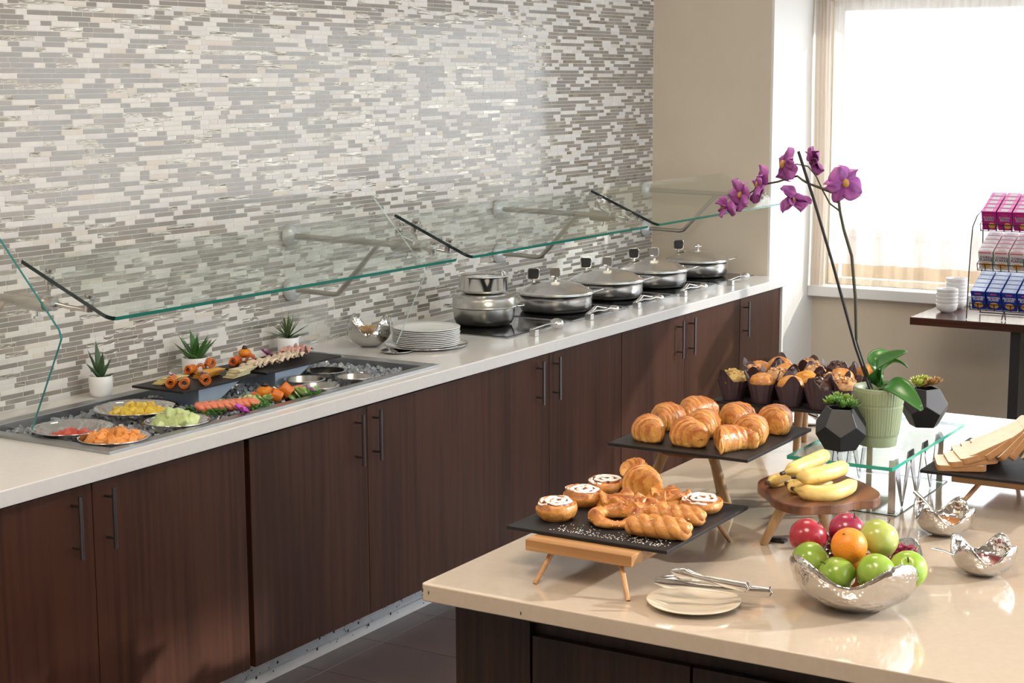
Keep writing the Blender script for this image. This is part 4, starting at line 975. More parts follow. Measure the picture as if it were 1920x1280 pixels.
# ------------------------------------------------------------------ muffins in brown tulip wraps
MR = random.Random(17)
def muffin(x, y, z, label, tops, seed, rz):
    t = thing('muffin', label, 'muffin', (x, y, z), rz=rz, group='muffins in brown paper wraps')
    r0, r1, h = .028, .043, .056
    ph = seed * 1.3
    def wr(u, v):
        a = 2 * pi * u; pk = max(0, cos(2 * (a - ph))) ** 2
        zz = v * (h + .034 * pk); r = r0 + (r1 - r0) * min(1.15, v) + .0016 * cos(a * 16) * v + .006 * pk * v ** 3
        return (r * cos(a), r * sin(a), zz)
    o = MB().grid(wr, 64, 8, cu=True, sm=False).obj('paper_wrap', M_wrap, t); s_ = o.modifiers.new('thick', 'SOLIDIFY'); s_.thickness = .0008
    c1, c2, br = tops
    MB().ball((0, 0, h * .96), (.0375, .0375, .030), 26, 14, fn=lambda d: 1 + (.09 if br else .04) * nz(d, 4.2 if br else 2, seed) + .05 * nz(d, 9, seed + 2), cfn=lambda d: lerp3(c1, c2, .5 + 1.1 * nz(d, 4.5, seed))).obj('crown', M_pastry, t)
    if br:
        m = MB(); rn = random.Random(seed)
        for k in range(26):
            a = rn.random() * 6.28; q = .027 * sqrt(rn.random()); zz = h * .96 + .030 * sqrt(max(0, 1 - (q / .0375) ** 2))
            chunk(m, (q * cos(a), q * sin(a), zz), .0036, c1 if k % 2 else c2, rn)
        m.obj('crumble', M_pastry, t)
G1 = ((.80, .42, .10), (.50, .19, .04), False); G2 = ((.72, .50, .24), (.45, .22, .09), True); G3 = ((.70, .55, .20), (.50, .36, .12), True); G4 = ((.10, .045, .035), (.05, .02, .018), True); G5 = ((.85, .45, .05), (.7, .28, .03), False)
ml = [(4.27, 1.865, G3, 'muffin with a greenish-yellow crumb top at the left front corner of the slate'), (4.265, 1.775, G1, 'smooth golden muffin second in the front row'), (4.265, 1.690, G1, 'smooth golden muffin third in the front row'),
      (4.265, 1.605, G4, 'chocolate crumb muffin in the front row by the small succulent'), (4.30, 1.545, G2, 'tall-wrapped muffin at the right end of the front row'),
      (4.355, 1.845, G2, 'nut-topped muffin behind the greenish one'), (4.355, 1.765, G2, 'nut-topped muffin, second in the second row'), (4.355, 1.680, G5, 'bright yellow-topped muffin in the second row'), (4.355, 1.600, G2, 'nut-topped muffin in the second row, right of the yellow one'),
      (4.445, 1.860, G1, 'golden muffin at the left end of the third row'), (4.445, 1.775, G1, 'golden muffin in the middle of the third row'), (4.45, 1.69, G2, 'pale nut-topped muffin in the third row'), (4.445, 1.61, G1, 'large crumbly golden muffin, right end of the third row'),
      (4.54, 1.835, G1, 'golden muffin at the back left, highest in the picture'), (4.54, 1.745, G2, 'nut-topped muffin in the back row'), (4.54, 1.655, G4, 'chocolate muffin in the back row'), (4.54, 1.565, G1, 'orange-brown muffin in the back row next to the orchid stem')]
for i, (x, y, g_, lab) in enumerate(ml): muffin(x, y, 1.0785, lab, g_, i + 1, MR.random() * 3)
# ------------------------------------------------------------------ bananas
def banana(p0, p1, p2, r, label, seed):
    p0, p1, p2 = V(p0), V(p1), V(p2); n = 26
    t = thing('banana', label, 'banana', p1, group='bananas on the walnut stand')
    pts = []; rr = []
    for i in range(n):
        q = i / (n - 1); p = p0 * (1 - q) ** 2 + p1 * 2 * q * (1 - q) + p2 * q * q; pts.append(p - V(p1))
        e = min(1, q / .16) ** .7 * min(1, (1 - q) / .13) ** .6
        rr.append(max(.0045, r * e * (.92 + .08 * sin(q * pi))))
    def cf(u, t_):
        g_ = nz((u * 7, cos(t_) * 1.2, sin(t_) * 1.2), 1.4, seed); c = lerp3((.80, .58, .17), (.86, .68, .28), .5 + .5 * cos(5 * t_))
        c = lerp3(c, (.45, .38, .10), max(0, (.14 - u) / .14)); c = lerp3(c, (.09, .05, .02), 1.5 * (g_ - .38) + (u < .035) * 1 + (u > .985))
        return c
    MB().tube(pts, rr, 20, cfn=cf).obj('peel', M_banana, t)
    MB().tube([pts[0], pts[0] + (pts[0] - pts[1]).normalized() * .010], [.0052, .0045], 8, col=(.05, .03, .02)).obj('tip', M_banana, t)
def A(px, py, z): return at(px, py, z)
banana(A(1440, 905, ZB + .016), A(1470, 896, ZB + .012), A(1520, 888, ZB + .018), .0165, 'banana lying lowest at the left, mostly under the others', 1)
banana(A(1478, 908, ZB + .017), A(1500, 922, ZB + .010), A(1560, 905, ZB + .018), .0165, 'short banana tucked between the left and front ones', 4)
banana(A(1490, 917, ZB + .017), A(1560, 940, ZB + .012), A(1604, 903, ZB + .020), .0190, 'big banana lying in front on the walnut board', 2)
banana(A(1470, 886, ZB + .050), A(1520, 868, ZB + .060), A(1552, 850, ZB + .052), .0180, 'uppermost banana pointing to the back with a dark tip', 3)
banana(A(1492, 894, ZB + .048), A(1545, 893, ZB + .050), A(1589, 872, ZB + .050), .0190, 'banana resting across the top of the big front one', 5)
# ------------------------------------------------------------------ fruit bowl
t = hammered('hammered_bowl', 3.155, 1.100, .138, .100, 2.3, 'large hammered steel bowl heaped with apples on the island', .24)
def apple(x, y, z, r, c1, c2, label, seed, rot, name='apple'):
    t = thing(name, label, 'apple', (x, y, z), rot=rot)
    def fn(d): 
        e = 1 - .16 * exp(-((d.x ** 2 + d.y ** 2) / .045)) * (1 if d.z > 0 else .8); return e * (1 + .03 * cos(5 * math.atan2(d.y, d.x)) * (d.z < -.2))
    MB().ball((0, 0, 0), (r, r, r * .94), 32, 20, fn=fn, cfn=lambda d: lerp3(c1, c2, .45 + .9 * nz((d.x * 2, d.y * 2, d.z * .6), 1.4, seed))).obj('flesh', M_apple, t)
    MB().tube([(0, 0, r * .72), (.002, 0, r * .9), (.006, .002, r * 1.08)], [.0014, .0013, .0018], 6).obj('stem', M_stem, t)
GR1, GR2 = (.19, .32, .03), (.31, .43, .08); RD1, RD2 = (.26, .010, .022), (.42, .035, .055)
apple(3.175, 1.212, 1.034, .0405, RD1, RD2, 'red apple at the left of the bowl, the larger of the two reds', 1, (.5, .3, 0))
apple(3.235, 1.150, 1.042, .0385, (.22, .008, .035), (.40, .04, .10), 'dark pink-red apple behind the orange', 2, (.3, -.4, 1))
apple(3.205, 1.071, 1.044, .0410, (.36, .42, .08), (.48, .52, .17), 'yellow-green apple with a reddish blush, right of the orange', 3, (.4, .4, 0))
apple(3.115, 1.182, 1.003, .0395, GR1, GR2, 'green apple at the left rim of the bowl below the red one', 4, (.9, .2, .5))
apple(3.082, 1.115, .991, .0385, GR1, GR2, 'green apple lowest at the front of the bowl', 5, (-.6, .5, 1))
apple(3.095, 1.037, 1.004, .0405, (.22, .40, .03), GR2, 'large green apple in the front right of the bowl', 6, (.3, .9, 0))
apple(3.165, .995, 1.000, .0385, (.24, .42, .035), (.36, .50, .08), 'green apple at the right rim of the bowl', 7, (.2, -.8, 0))
t = thing('orange', 'orange on top of the heaped apples', 'orange', (3.118, 1.103, 1.045))
MB().ball((0, 0, 0), .0365, 32, 18).obj('fruit', M_orange, t); MB().ball((-.021, .004, .029), (.0035, .0035, .0012), 8, 5).obj('navel', M_stem, t)
t = thing('orange', 'second orange hidden deep between the green apples', 'orange', (3.155, 1.105, .985))
MB().ball((0, 0, 0), .036, 24, 14).obj('fruit', M_orange, t)
# ------------------------------------------------------------------ jam bowls
def jam(x, y, r, h, ph, label, jl, jm, slab_, p0, p1):
    hammered('hammered_bowl', x, y, r, h, ph, label, .34)
    o = MB().lathe([(0, h * .50), (r * .86, h * .50)], 40, (x, y, CT)).obj('jam', jm); tag(o, jl, 'jam')
    t = thing('teaspoon', slab_, 'spoon', p0)
    p0, p1 = V(p0), V(p1)
    MB().tube([p1 - p0, (p1 - p0) * .6 + V((0, 0, .003)), (0, 0, 0)], [.0075, .0050, .0035], 10, flat=.5).obj('handle', M_chrome, t)
    d = (p0 - p1).normalized(); MB().ball(d * .014, (.013, .010, .005), 14, 8).obj('bowl', M_chrome, t)
jam(3.775, 1.105, .071, .058, .9, 'small hammered bowl of amber jam, left of the pair', 'amber jam in the left small hammered bowl', M_jam1, 'steel teaspoon leaning up out of the amber jam', tuple(atx(1766, 975, 3.77)), tuple(atx(1716, 922, 3.83)))
jam(3.505, .937, .071, .058, 1.1, 'small hammered bowl of dark red jam at the right edge, nearer than the amber one', 'dark red jam in the right small hammered bowl', M_jam2, 'steel teaspoon lying nearly flat across the rim of the red jam bowl', tuple(atx(1805, 1046, 3.47)), tuple(atx(1748, 1028, 3.47)))
# ------------------------------------------------------------------ glass riser with zigzag metal legs
t = thing('glass_riser', 'clear glass riser on zigzag metal legs under the orchid', 'riser', (3.77, 1.235, CT + .0003))
def P(o): o.matrix_parent_inverse = Matrix.Translation((-3.77, -1.235, -CT - .0003)); return o
ZG = 1.056
m = MB().box(3.770, 4.365, 1.232, 1.500, ZG - .009, ZG); m.m = [0, 0, 1, 1, 1, 1]
P(m.obj('glass_top', [M_glass, mat('bright_green_edge', (.03, .36, .27), .12, spec=.7)], t))
M_leg = mat('mirror_leg', (.62, .63, .66), .12, 1)
def zig(y, x0, x1, n):
    m = MB()
    zs = (CT + .0035, ZG - .0095); step = (x1 - x0) / n
    for i in range(n):
        a = x0 + step * i; b = a + step
        for (xa, za, xb, zb) in ((a, zs[1], a + step * .5, zs[0]), (a + step * .5, zs[0], b, zs[1])):
            (xt, xb_) = (xa, xb) if za > zb else (xb, xa); k0 = len(m.v)
            q_ = [(xt - .022, zs[1]), (xt + .022, zs[1]), (xb_ + .004, zs[0]), (xb_ - .004, zs[0])]
            m.add([(px, y - .0015, pz) for px, pz in q_] + [(px, y + .0015, pz) for px, pz in q_], [(3, 2, 1, 0), (4, 5, 6, 7)] + [(j, (j + 1) % 4, 4 + (j + 1) % 4, 4 + j) for j in range(4)])
    return m
for y, nm in ((1.268, ''), (1.462, '')):
    P(zig(y, 3.905, 4.255, 3).obj('zigzag_leg', M_leg, t, bevel=.0008))
    for x in (3.878, 4.274): P(MB().box(x, x + .008, y - .008, y + .008, CT + .003, ZG - .0095).obj('leg_post', M_leg, t))
m = MB().box(3.87, 4.29, 1.25, 1.48, CT + .0003, CT + .003); m.m = [0, 0, 1, 1, 1, 1]; P(m.obj('glass_foot', [M_glass, M_gedge2], t))
# ------------------------------------------------------------------ orchid
ox, oy = 4.005, 1.350
t = thing('potted_orchid', 'purple orchid on a long bare stem in a ribbed sage-green pot', 'orchid', (ox, oy, ZG + .0003))
zp = .147
def pr_(u, v):
    a = 2 * pi * u; z = v * zp; r = .0475 + .0165 * (z / zp) ** .9
    if .028 < z < zp * .97: r += .0020 * (abs(cos(a * 26)) ** .6) * (1 if (z * 1000) % 21 > 1.6 else .0)
    return (r * cos(a), r * sin(a), z)
m = MB().grid(pr_, 180, 56, cu=True); m.lathe([(.064, zp), (.0635, zp + .003), (.060, zp + .003), (.059, zp - .02), (.055, .08)], 60); m.lathe([(0, 0), (.0475, 0)], 40)
m.obj('pot', M_sagep, t)
MB().lathe([(0, zp - .018), (.059, zp - .019)], 30).obj('moss', M_soil, t)
def wleaf(p0, p1, p2, w_, th=.0025, tw=0):
    p0, p1, p2 = V(p0), V(p1), V(p2); m = MB()
    def f(u, v):
        q = u; p = p0 * (1 - q) ** 2 + p1 * 2 * q * (1 - q) + p2 * q * q; d = ((p1 - p0) * (1 - q) + (p2 - p1) * q).normalized()
        s_ = d.cross(V((0, 0, 1))); s_ = s_.normalized() if s_.length > .05 else V((1, 0, 0)); s_ = (Matrix.Rotation(tw, 3, d) @ s_); nrm = s_.cross(d)
        ww = w_ * (sin(pi * (q * .93 + .05)) ** .6) * (1 - .1 * q); k = (v - .5) * 2
        return p + s_ * (ww * k) + nrm * (ww * .22 * k * k)
    m.grid(f, 18, 8); return m
for (p0, p1, p2, w_, tw) in (((.01, 0, zp), tuple(atx(1618, 668, 3.99) - V((ox, oy, ZG + .02))), tuple(atx(1700, 660, 3.95) - V((ox, oy, ZG))), .026, .9), ((.0, -.01, zp - .01), tuple(atx(1672, 700, 3.97) - V((ox, oy, ZG))), tuple(atx(1728, 770, 3.93) - V((ox, oy, ZG))), .030, .5),
                         ((.01, .0, zp), tuple(atx(1622, 650, 4.03) - V((ox, oy, ZG))), tuple(atx(1672, 665, 4.06) - V((ox, oy, ZG))), .022, .4), ((.0, 0, zp), tuple(atx(1660, 655, 4.03) - V((ox, oy, ZG))), tuple(atx(1702, 690, 4.02) - V((ox, oy, ZG))), .020, -.5), ((0, 0, zp), tuple(atx(1665, 715, 4.03) - V((ox, oy, ZG))), tuple(atx(1686, 722, 4.05) - V((ox, oy, ZG))), .014, 0)):
    o = wleaf(p0, p1, p2, w_, tw=tw).obj('leaf', M_orch, t); s_ = o.modifiers.new('thick', 'SOLIDIFY'); s_.thickness = .0025
O = V((ox, oy, ZG))
def op(px, py, x=4.0): return atx(px, py, x) - O
MB().tube([op(1632, 732, 3.985), op(1604, 650, 3.985), op(1560, 490, 3.985), op(1526, 375, 3.985), op(1497, 284, 3.985)], .0040, 8).obj('support_stake', M_stake, t)
st = MB().tube([op(1634, 732), op(1622, 690), op(1606, 640), op(1604, 560), op(1597, 480), op(1582, 430), op(1575, 396), op(1572, 370), op(1566, 363), op(1540, 353), op(1518, 345), op(1505, 338), op(1495, 330), op(1480, 334), op(1458, 341), op(1436, 345)], [.0050, .0047, .0045, .0043, .0042, .0040, .0038, .0036, .0036, .0034, .0030, .0030, .0028, .0028, .0026, .0024], 8)
st.tube([op(1575, 396), op(1556, 382), op(1543, 358), op(1530, 330), op(1515, 312), op(1495, 308), op(1480, 308)], [.0024, .0022, .002, .002, .0018, .0016, .0014], 8)
st.tube([op(1384, 378), op(1372, 388), op(1364, 394)], .0016, 6).ball(op(1603, 641), (.006, .006, .006), 10, 8).tube([op(1436, 345), op(1415, 356), op(1384, 378)], .0017, 6)
st.obj('flower_stem', M_stem, t)
def bloom(px, py, x, r, face, label, seed, spread=1.0, cup=.25):
    b = bpy.data.objects.new('bloom', None); COL.objects.link(b); b.parent = t; b.location = op(px, py, x); b['label'] = label; b.empty_display_size = .02
    f_ = V(face).normalized(); q = f_.to_track_quat('Z', 'Y'); b.rotation_euler = q.to_euler()
    rn = random.Random(seed)
    P1, P2c = (.20, .020, .20), (.42, .13, .42)
    for k in range(5):
        a = k * 2 * pi / 5 + seed; wd = (.62 if k in (1, 4) else .40) * r; ln = r * rn.uniform(.85, 1.1)
        dr = V((cos(a), sin(a), cup * rn.uniform(-.6, 1.4))).normalized(); sdv = V((-sin(a), cos(a), 0)); nn2 = dr.cross(sdv)
        sag = rn.uniform(-.3, .3)
        m = MB().grid(lambda u, v: dr * (ln * u) + sdv * ((v - .5) * 2 * wd * sin(pi * min(1, u * .86 + .10)) ** .8) + nn2 * (r * (.16 * cos((v - .5) * 5) + sag * u * u + .05 * sin(u * 9 + v * 11 + k))), 9, 8,
                      cfn=lambda u, v: lerp3(lerp3(P1, P2c, .15 + .7 * u + .35 * abs(v - .5)), (.13, .008, .14), .65 * (abs(sin(v * 22)) > .86)))
        o = m.obj('petal', M_petal, b); s_ = o.modifiers.new('thick', 'SOLIDIFY'); s_.thickness = .0006
    MB().ball((0, 0, r * .18), (r * .16, r * .22, r * .18), 10, 8, col=(.42, .22, .05)).obj('lip', M_petal, b)
bloom(1362, 388, 4.0, .036, (-.5, .8, -.1), 'small drooping bloom at the tip of the spray', 1, cup=.8)
bloom(1393, 366, 4.0, .044, (-.7, .6, .1), 'crumpled bloom second from the tip', 2, cup=.7)
bloom(1428, 348, 4.0, .050, (-.6, .7, .3), 'bloom hanging over the far glass guard', 3, cup=.5)
bloom(1473, 309, 4.0, .050, (-.8, .5, .2), 'open bloom left of the stake top with a yellow-green throat', 4)
bloom(1524, 303, 4.02, .044, (.6, -.5, .3), 'half-turned bloom right of the stake top', 5)
bloom(1489, 371, 4.0, .046, (.2, .3, -.8), 'drooping bloom seen from behind below the stem', 6, cup=.9)
bloom(1582, 344, 4.0, .054, (-.5, -.6, .1), 'large bloom apart from the rest at the right', 7, cup=.4)
# ------------------------------------------------------------------ faceted black pots with succulents
def geo_pot(x, y, z, R_, rz, label, cols, seed):
    t = thing('potted_succulent', label, 'plant', (x, y, z + .0003), rz=rz)
    # dodecahedron with its top face open
    ph = (1 + sqrt(5)) / 2; pts = [V((a, b, c)) for a in (-1, 1) for b in (-1, 1) for c in (-1, 1)]
    for a in (-1, 1):
        for b in (-1, 1): pts += [V((0, a / ph, b * ph)), V((a / ph, b * ph, 0)), V((a * ph, 0, b / ph))]
    nrm = [V((a, 0, b * ph)).normalized() for a in (-1, 1) for b in (-1, 1)] + [V((0, a * ph, b)).normalized() for a in (-1, 1) for b in (-1, 1)] + [V((a * ph, b, 0)).normalized() for a in (-1, 1) for b in (-1, 1)]
    up_ = nrm[3]; q = up_.rotation_difference(V((0, 0, 1)))
    pts = [q @ (p / sqrt(3) * R_) for p in pts]; nrm2 = [q @ n_ for n_ in nrm]
    zb = min(p.z for p in pts); pts = [p - V((0, 0, zb)) for p in pts]; zt = max(p.z for p in pts)
    faces = []
    for n_ in nrm2:
        d = [(p + V((0, 0, zb))).dot(n_) for p in pts]; mx_ = max(d); idx = [i for i in range(20) if d[i] > mx_ - 1e-4]
        if len(idx) != 5: continue
        c = sum((pts[i] for i in idx), V()) / 5; e = (pts[idx[0]] - c).normalized(); g_ = n_.cross(e)
        idx.sort(key=lambda i: math.atan2((pts[i] - c).dot(g_), (pts[i] - c).dot(e)))
        if n_.z > .9: topf = idx; continue
        faces.append(tuple(idx))
    m = MB().add(pts, faces); c = sum((pts[i] for i in topf), V()) / 5
    inner = [c + (pts[i] - c) * .86 for i in topf]; low = [p - V((0, 0, .02)) for p in inner]; b0 = len(m.v)
    m.add([pts[i] for i in topf] + inner + low, [(i, (i + 1) % 5, 5 + (i + 1) % 5, 5 + i) for i in range(5)] + [(5 + i, 5 + (i + 1) % 5, 10 + (i + 1) % 5, 10 + i) for i in range(5)] + [(10, 11, 12, 13, 14)])
    m.obj('faceted_pot', M_geo, t, bevel=.0012)
    rn = random.Random(seed)
    for k in range(9):
        a = k * 2.4; qd = R_ * .50 * sqrt((k + .3) / 9); cx, cy = qd * cos(a), qd * sin(a); s_ = rn.uniform(.018, .027); zc = zt + rn.uniform(0, .014)
        col = cols[k % len(cols)]; mm = MB()
        for j in range(18):
            b = j * 2.4; el = .15 + .075 * j; d = V((cos(b) * cos(el), sin(b) * cos(el), sin(el))); sd2 = V((-sin(b), cos(b), 0))
            ln = s_ * (1.15 - .02 * j)
            mm.grid(lambda u, v: V((cx, cy, zc)) + d * (ln * u) + sd2 * ((v - .5) * s_ * .55 * sin(pi * (u * .85 + .12))) + V((0, 0, .003 * u)), 3, 2, cfn=lambda u, v: lerp3(tuple(c_ * .45 for c_ in col), col, u))
        mm.obj('rosette', M_sucA, t)
geo_pot(3.905, 1.412, ZG, .0665, .35, 'faceted black pot of small green rosettes in front of the sage pot', [(.22, .42, .07), (.16, .34, .09), (.34, .50, .12)], 3)
geo_pot(4.285, 1.318, ZG, .0645, 1.0, 'faceted black pot with yellow-green and reddish succulents, right of the orchid', [(.50, .56, .12), (.44, .26, .10), (.56, .62, .18)], 6)
# ------------------------------------------------------------------ bread
def bread_slice(x, y, z, tilt, label, rz=0):
    s_ = .060; pts = []
    for a0, sx, sy in ((0, 1, 1), (.5, -1, 1), (1, -1, -1), (1.5, 1, -1)):
        for j in range(4):
            a = (a0 + j / 6) * pi; q = .013; pts.append((sx * (s_ - q) + q * cos(a) * (1.15 if sx > 0 else 1), sy * (s_ - q) + q * sin(a)))
    m = MB().prism(pts, -.0080, .0080, 0, ms=1)
    o = m.obj('bread_slice', [M_crumb, M_crust], loc=(x, y, z)); o.rotation_euler = (tilt, 0, rz); tag(o, label, 'bread', 'fanned slices of bread')
    b_ = o.modifiers.new('bevel', 'BEVEL'); b_.width = .0015; b_.segments = 2; b_.limit_method = 'ANGLE'
od = ['flat at the very bottom', 'second', 'third', 'fourth', 'fifth', 'sixth', 'seventh', 'eighth', 'ninth', 'tenth']
for row_, (xr, nm) in enumerate(((4.065, 'front'), (4.20, 'back'))):
    for k in range(9):
        tl = -(.02, .13, .30, .48, .66, .83, .97, 1.07, 1.14)[k]; y = 1.155 - .004 * row_ - .0235 * k
        z = 1.0095 + .0065 + abs(sin(tl)) * .060 + min(k, 3) * .009
        bread_slice(xr + .008 * k, y, z, tl, 'slice of bread in the %s row of the fan, %s from the left' % (nm, od[k] if k else 'lowest and first'), .42 + .05 * (k % 3 - 1))
# ------------------------------------------------------------------ plate and tongs, small clip
o = MB().lathe([(0, .004), (.05, .004), (.072, .009), (.095, .0145), (.0965, .014), (.095, .0115), (.074, .005), (.05, 0), (0, 0)], 48, (2.985, 1.383, CT + .0003)).obj('side_plate', M_cream_c); tag(o, 'round cream side plate under the tongs on the island', 'plate')
def tongs(base, tipd, L_, label, z0, open_=.022, scale=1.0, name='serving_tongs'):
    t = thing(name, label, 'tongs', base); d = V(tipd).normalized(); s_ = V((-d.y, d.x, 0)).normalized(); u_ = V((0, 0, 1))
    nn_ = 20
    for sg in (1, -1):
        pts = []; rr = []
        for j in range(nn_):
            q = j / (nn_ - 1)
            pts.append(d * (L_ * q) + s_ * sg * (.003 + open_ * sin(min(1, q * 1.1) * pi * .5) - .004 * q * q) + u_ * (.012 + sg * .004 * q))
            rr.append((.0024 - .0010 * min(1, q / .55) + .0016 * exp(-((q - .84) / .10) ** 2)) * scale * (1 if q < .95 else .6))
        MB().tube(pts, rr, 12, flat=4.2).obj('arm', M_chrome, t)
    MB().tube([V((0, 0, .014)) + s_ * .0 + u_ * .0085, V((0, 0, .014)) - d * .006, V((0, 0, .014)) - u_ * .0085], .0095, 10, flat=.25).obj('spring_end', M_chrome, t)
b0 = at(1443, 1122, CT + .022); b1 = at(1228, 1098, CT + .040)
tongs(tuple(b0), tuple(b1 - b0), (b1 - b0).length, 'polished steel pastry tongs resting on the cream side plate', 0)
b2 = at(1400, 1112, CT + .040); b3 = at(1262, 1082, CT + .050)
tongs(tuple(b2), tuple(b3 - b2), (b3 - b2).length, 'second slimmer pair of steel tongs lying behind the first on the side plate', 0, .010)
c0 = at(1453, 1016, CT)
o = MB().box(-.012, .012, -.024, .024, 0, .006).box(-.006, .006, -.014, .014, .006, .0075).obj('black_clip', M_blackm, bevel=.002, loc=c0 + V((0.01, 0, .0005))); tag(o, 'small black plastic clip beside the leg of the banana stand', 'clip')
c1 = at(1512, 790, CT)
o = MB().lathe([(0, .004), (.05, .004), (.072, .009), (.085, .0125), (.086, .012), (.074, .005), (.05, 0), (0, 0)], 40, (c1.x, c1.y, CT + .0003)).obj('side_plate', M_white_c); tag(o, 'white side plate behind the glass riser, left of the black pot', 'plate')
b4 = at(1535, 790, CT + .025); b5 = at(1503, 776, CT + .030)
tongs(tuple(b4), tuple(b5 - b4), .16, 'thin steel tongs on the white plate behind the glass riser', 0, .008)
# ------------------------------------------------------------------ dark table by the window
t = thing('side_table', 'dark wood side table under the window with bowls and cereal', 'table', (8.33, 2.656, 0))
def P(o): o.matrix_parent_inverse = Matrix.Translation((-8.33, -2.656, 0)); return o
P(MB().box(8.33, 8.86, .9, 2.656, .71, .75).obj('table_top', M_table, t, bevel=.002))
for y in (2.10, 1.0): P(MB().box(8.38, 8.82, y, y + .05, 0, .7095).obj('panel_leg', M_blackm, t))
bowl = MB().lathe([(0, 0), (.030, 0), (.034, .004), (.052, .016), (.0575, .045), (.0565, .047), (.054, .044), (.048, .018), (.03, .008), (0, .007)], 40).mesh('cereal_bowl', M_white_c)
for sx, sy, n, nm in ((8.60, 2.545, 5, 'front'), (8.765, 2.545, 7, 'rear')):
    for i in range(n):
        o = bpy.data.objects.new('cereal_bowl', bowl); COL.objects.link(o); o.location = (sx, sy, .7505 + i * .0195); o.rotation_euler = (0, 0, i)
        tag(o, 'white bowl, %s of the %s stack on the dark table' % (('lowest' if i == 0 else 'topmost' if i == n - 1 else ['', 'second', 'third', 'fourth', 'fifth', 'sixth'][i] + ' from the bottom'), nm), 'bowl', 'stacked white bowls on the dark table')
# wire rack with three sloping tiers of small cereal boxes
RX, RY = 8.385, 2.340
t = thing('cereal_rack', 'black wire rack with three sloping tiers of cereal boxes', 'rack', (RX, 2.1, .7505))
def P(o): o.matrix_parent_inverse = Matrix.Translation((-RX, -2.1, -.7505)); return o
TA = radians(23); ax = V((cos(TA), 0, sin(TA))); an = V((-sin(TA), 0, cos(TA)))
yl, yr = 2.378, 1.70
for y in (yl, yr):
    P(MB().tube([(RX, y, .7535), (RX + .006, y, .85), (RX + .012, y, .98), (RX + .03, y, 1.12), (RX + .05, y, 1.22), (RX + .12, y, 1.27), (RX + .23, y, 1.30), (RX + .25, y, 1.1), (RX + .25, y, .7535)], .0032, 8).obj('side_frame', M_blackm, t))
P(MB().tube([(RX + .04, 2.21, .7535), (RX + .05, 2.20, .80)], .003, 6).tube([(RX + .04, 2.19, .7535), (RX + .05, 2.20, .80)], .003, 6).tube([(RX + .25, yl, .757), (RX + .25, yr, .757)], .003, 6).obj('foot', M_blackm, t))
tiers = []
for k, (z0, yo) in enumerate(((.800, 2.366), (1.004, 2.336), (1.207, 2.328))):
    o0 = V((RX + .043, 0, z0)); m = MB(); e = .0023
    y0, y1 = yo + .006, yr + .01
    for h_ in (0, .036): m.tube([o0 + an * h_ - ax * .004 + V((0, y0, 0)), o0 + an * h_ - ax * .004 + V((0, y1, 0))], e, 6)
    n = 17
    for j in range(n):
        y = y0 + (y1 - y0) * j / (n - 1); m.tube([o0 + an * .036 - ax * .004 + V((0, y, 0)), o0 - ax * .004 + V((0, y, -.002)), o0 + ax * .228 + V((0, y, -.002))], e, 5)
    for y in (y0, y1): m.tube([o0 + an * .036 - ax * .004 + V((0, y, 0)), o0 + an * .036 + ax * .228 + V((0, y, 0)), o0 + ax * .228 + V((0, y, 0))], e, 5)
    P(m.obj('wire_shelf', M_blackm, t)); tiers.append((o0, yo))
def letters(txt, size, mt):
    cu_ = bpy.data.curves.new('lettering', 'FONT'); cu_.body = txt; cu_.size = size; cu_.align_x = 'CENTER'; cu_.align_y = 'CENTER'; cu_.offset = size * .02; cu_.resolution_u = 2; cu_.space_line = .8; cu_.extrude = .0001
    o = bpy.data.objects.new('lettering', cu_); COL.objects.link(o); bpy.context.view_layer.update()
    me = bpy.data.meshes.new_from_object(o.evaluated_get(bpy.context.evaluated_depsgraph_get())); bpy.data.objects.remove(o); me.materials.clear(); me.materials.append(mt); return me
BW, BD, BH = .036, .021, .104   # half width, half depth, height
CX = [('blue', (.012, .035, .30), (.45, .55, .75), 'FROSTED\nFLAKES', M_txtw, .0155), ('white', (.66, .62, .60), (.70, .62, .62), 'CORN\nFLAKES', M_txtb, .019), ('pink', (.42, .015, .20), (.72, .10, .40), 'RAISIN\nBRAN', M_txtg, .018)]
Ycol = (.70, .36, .08)
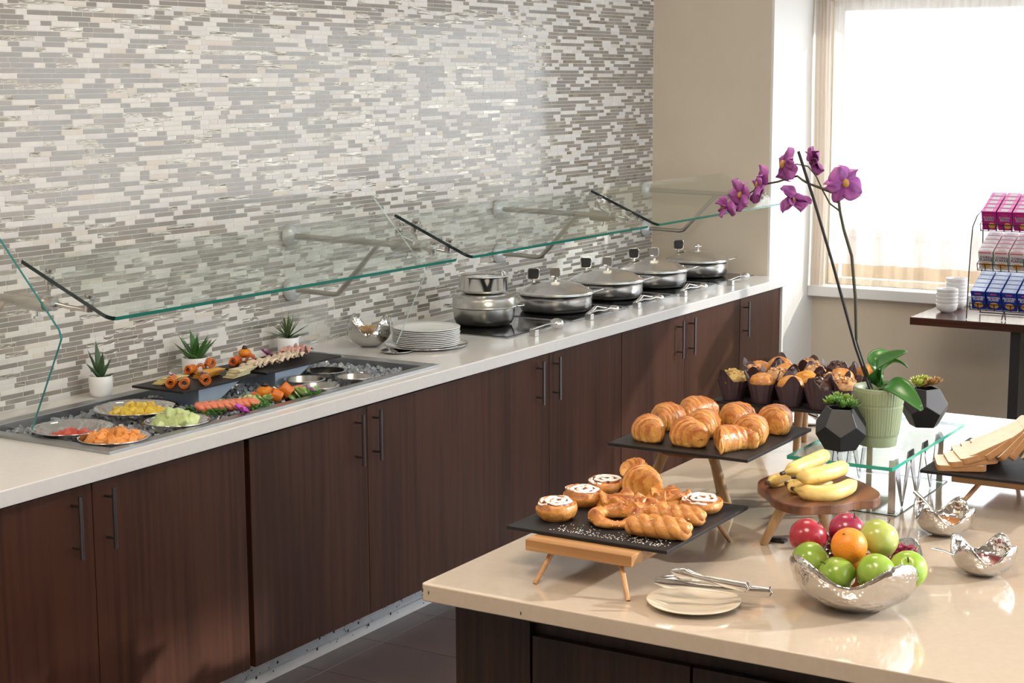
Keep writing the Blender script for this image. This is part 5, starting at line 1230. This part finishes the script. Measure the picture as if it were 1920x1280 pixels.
for k, ((o0, yo), (cn, c, ctop, txt, tm, ts)) in enumerate(zip(tiers, CX)):
    lt_ = letters(txt, ts, tm)
    for r_ in range(5):
        for q in range(6 if k == 0 else 6):
            yc = yo - .038 - .0785 * q; pos = o0 + ax * (.003 + BD + r_ * (2 * BD + .0015)) + V((0, yc, 0)) + an * .0005
            if q == 5 and k > 0: continue
            wh = {0: 'leftmost', 1: 'second', 2: 'third', 3: 'fourth', 4: 'fifth', 5: 'sixth'}[q]
            tt = thing('cereal_box', '%s cereal box, %s column, %s on the %s tier' % (cn, wh, 'front row' if r_ == 0 else ['', 'second row', 'third row', 'fourth row', 'back row'][r_], ('bottom', 'middle', 'top')[k]), 'cereal box', pos, group='%s cereal boxes on the wire rack' % cn, rot=(0, -TA, 0))
            m = MB().box(-BD, BD, -BW, BW, 0, BH, col=c); m.obj('carton', M_paper, tt, bevel=.0008)
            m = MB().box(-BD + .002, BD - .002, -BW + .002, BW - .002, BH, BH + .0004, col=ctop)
            m.box(-BD + .006, BD - .010, -BW + .018, BW - .018, BH + .0004, BH + .0008, col=(.5, .5, .5) if k else (.6, .65, .8))
            if k == 1: m.box(-BD + .002, -BD + .010, -BW + .004, BW - .004, BH + .0004, BH + .0008, col=(.62, .22, .26))
            m.obj('top_print', M_paper, tt)
            if r_ == 0:
                m = MB().ball((-BD - .0002, 0 if k != 2 else -.012, .026), (.0006, .024 if k != 2 else .018, .017), 16, 8, col=Ycol)
                if k == 1: m.box(-BD - .0004, -BD, -BW + .0005, -BW + .006, .03, .075, col=(.02, .16, .05)).box(-BD - .0004, -BD, -BW + .006, BW - .006, .094, .101, col=(.62, .12, .18))
                if k == 0: m.box(-BD - .0004, -BD, -.016, .016, .086, .094, col=(.55, .08, .14))
                if k == 2: m.box(-BD - .0004, -BD, -.016, .016, .084, .090, col=(.60, .05, .10))
                m.obj('front_print', M_paper, tt)
                lo_ = bpy.data.objects.new('lettering', lt_); COL.objects.link(lo_); lo_.parent = tt; lo_.matrix_local = Matrix.Translation((-BD - .0009, 0, .064)) @ Matrix(((0, 0, -1, 0), (-1, 0, 0, 0), (0, 1, 0, 0), (0, 0, 0, 1)))
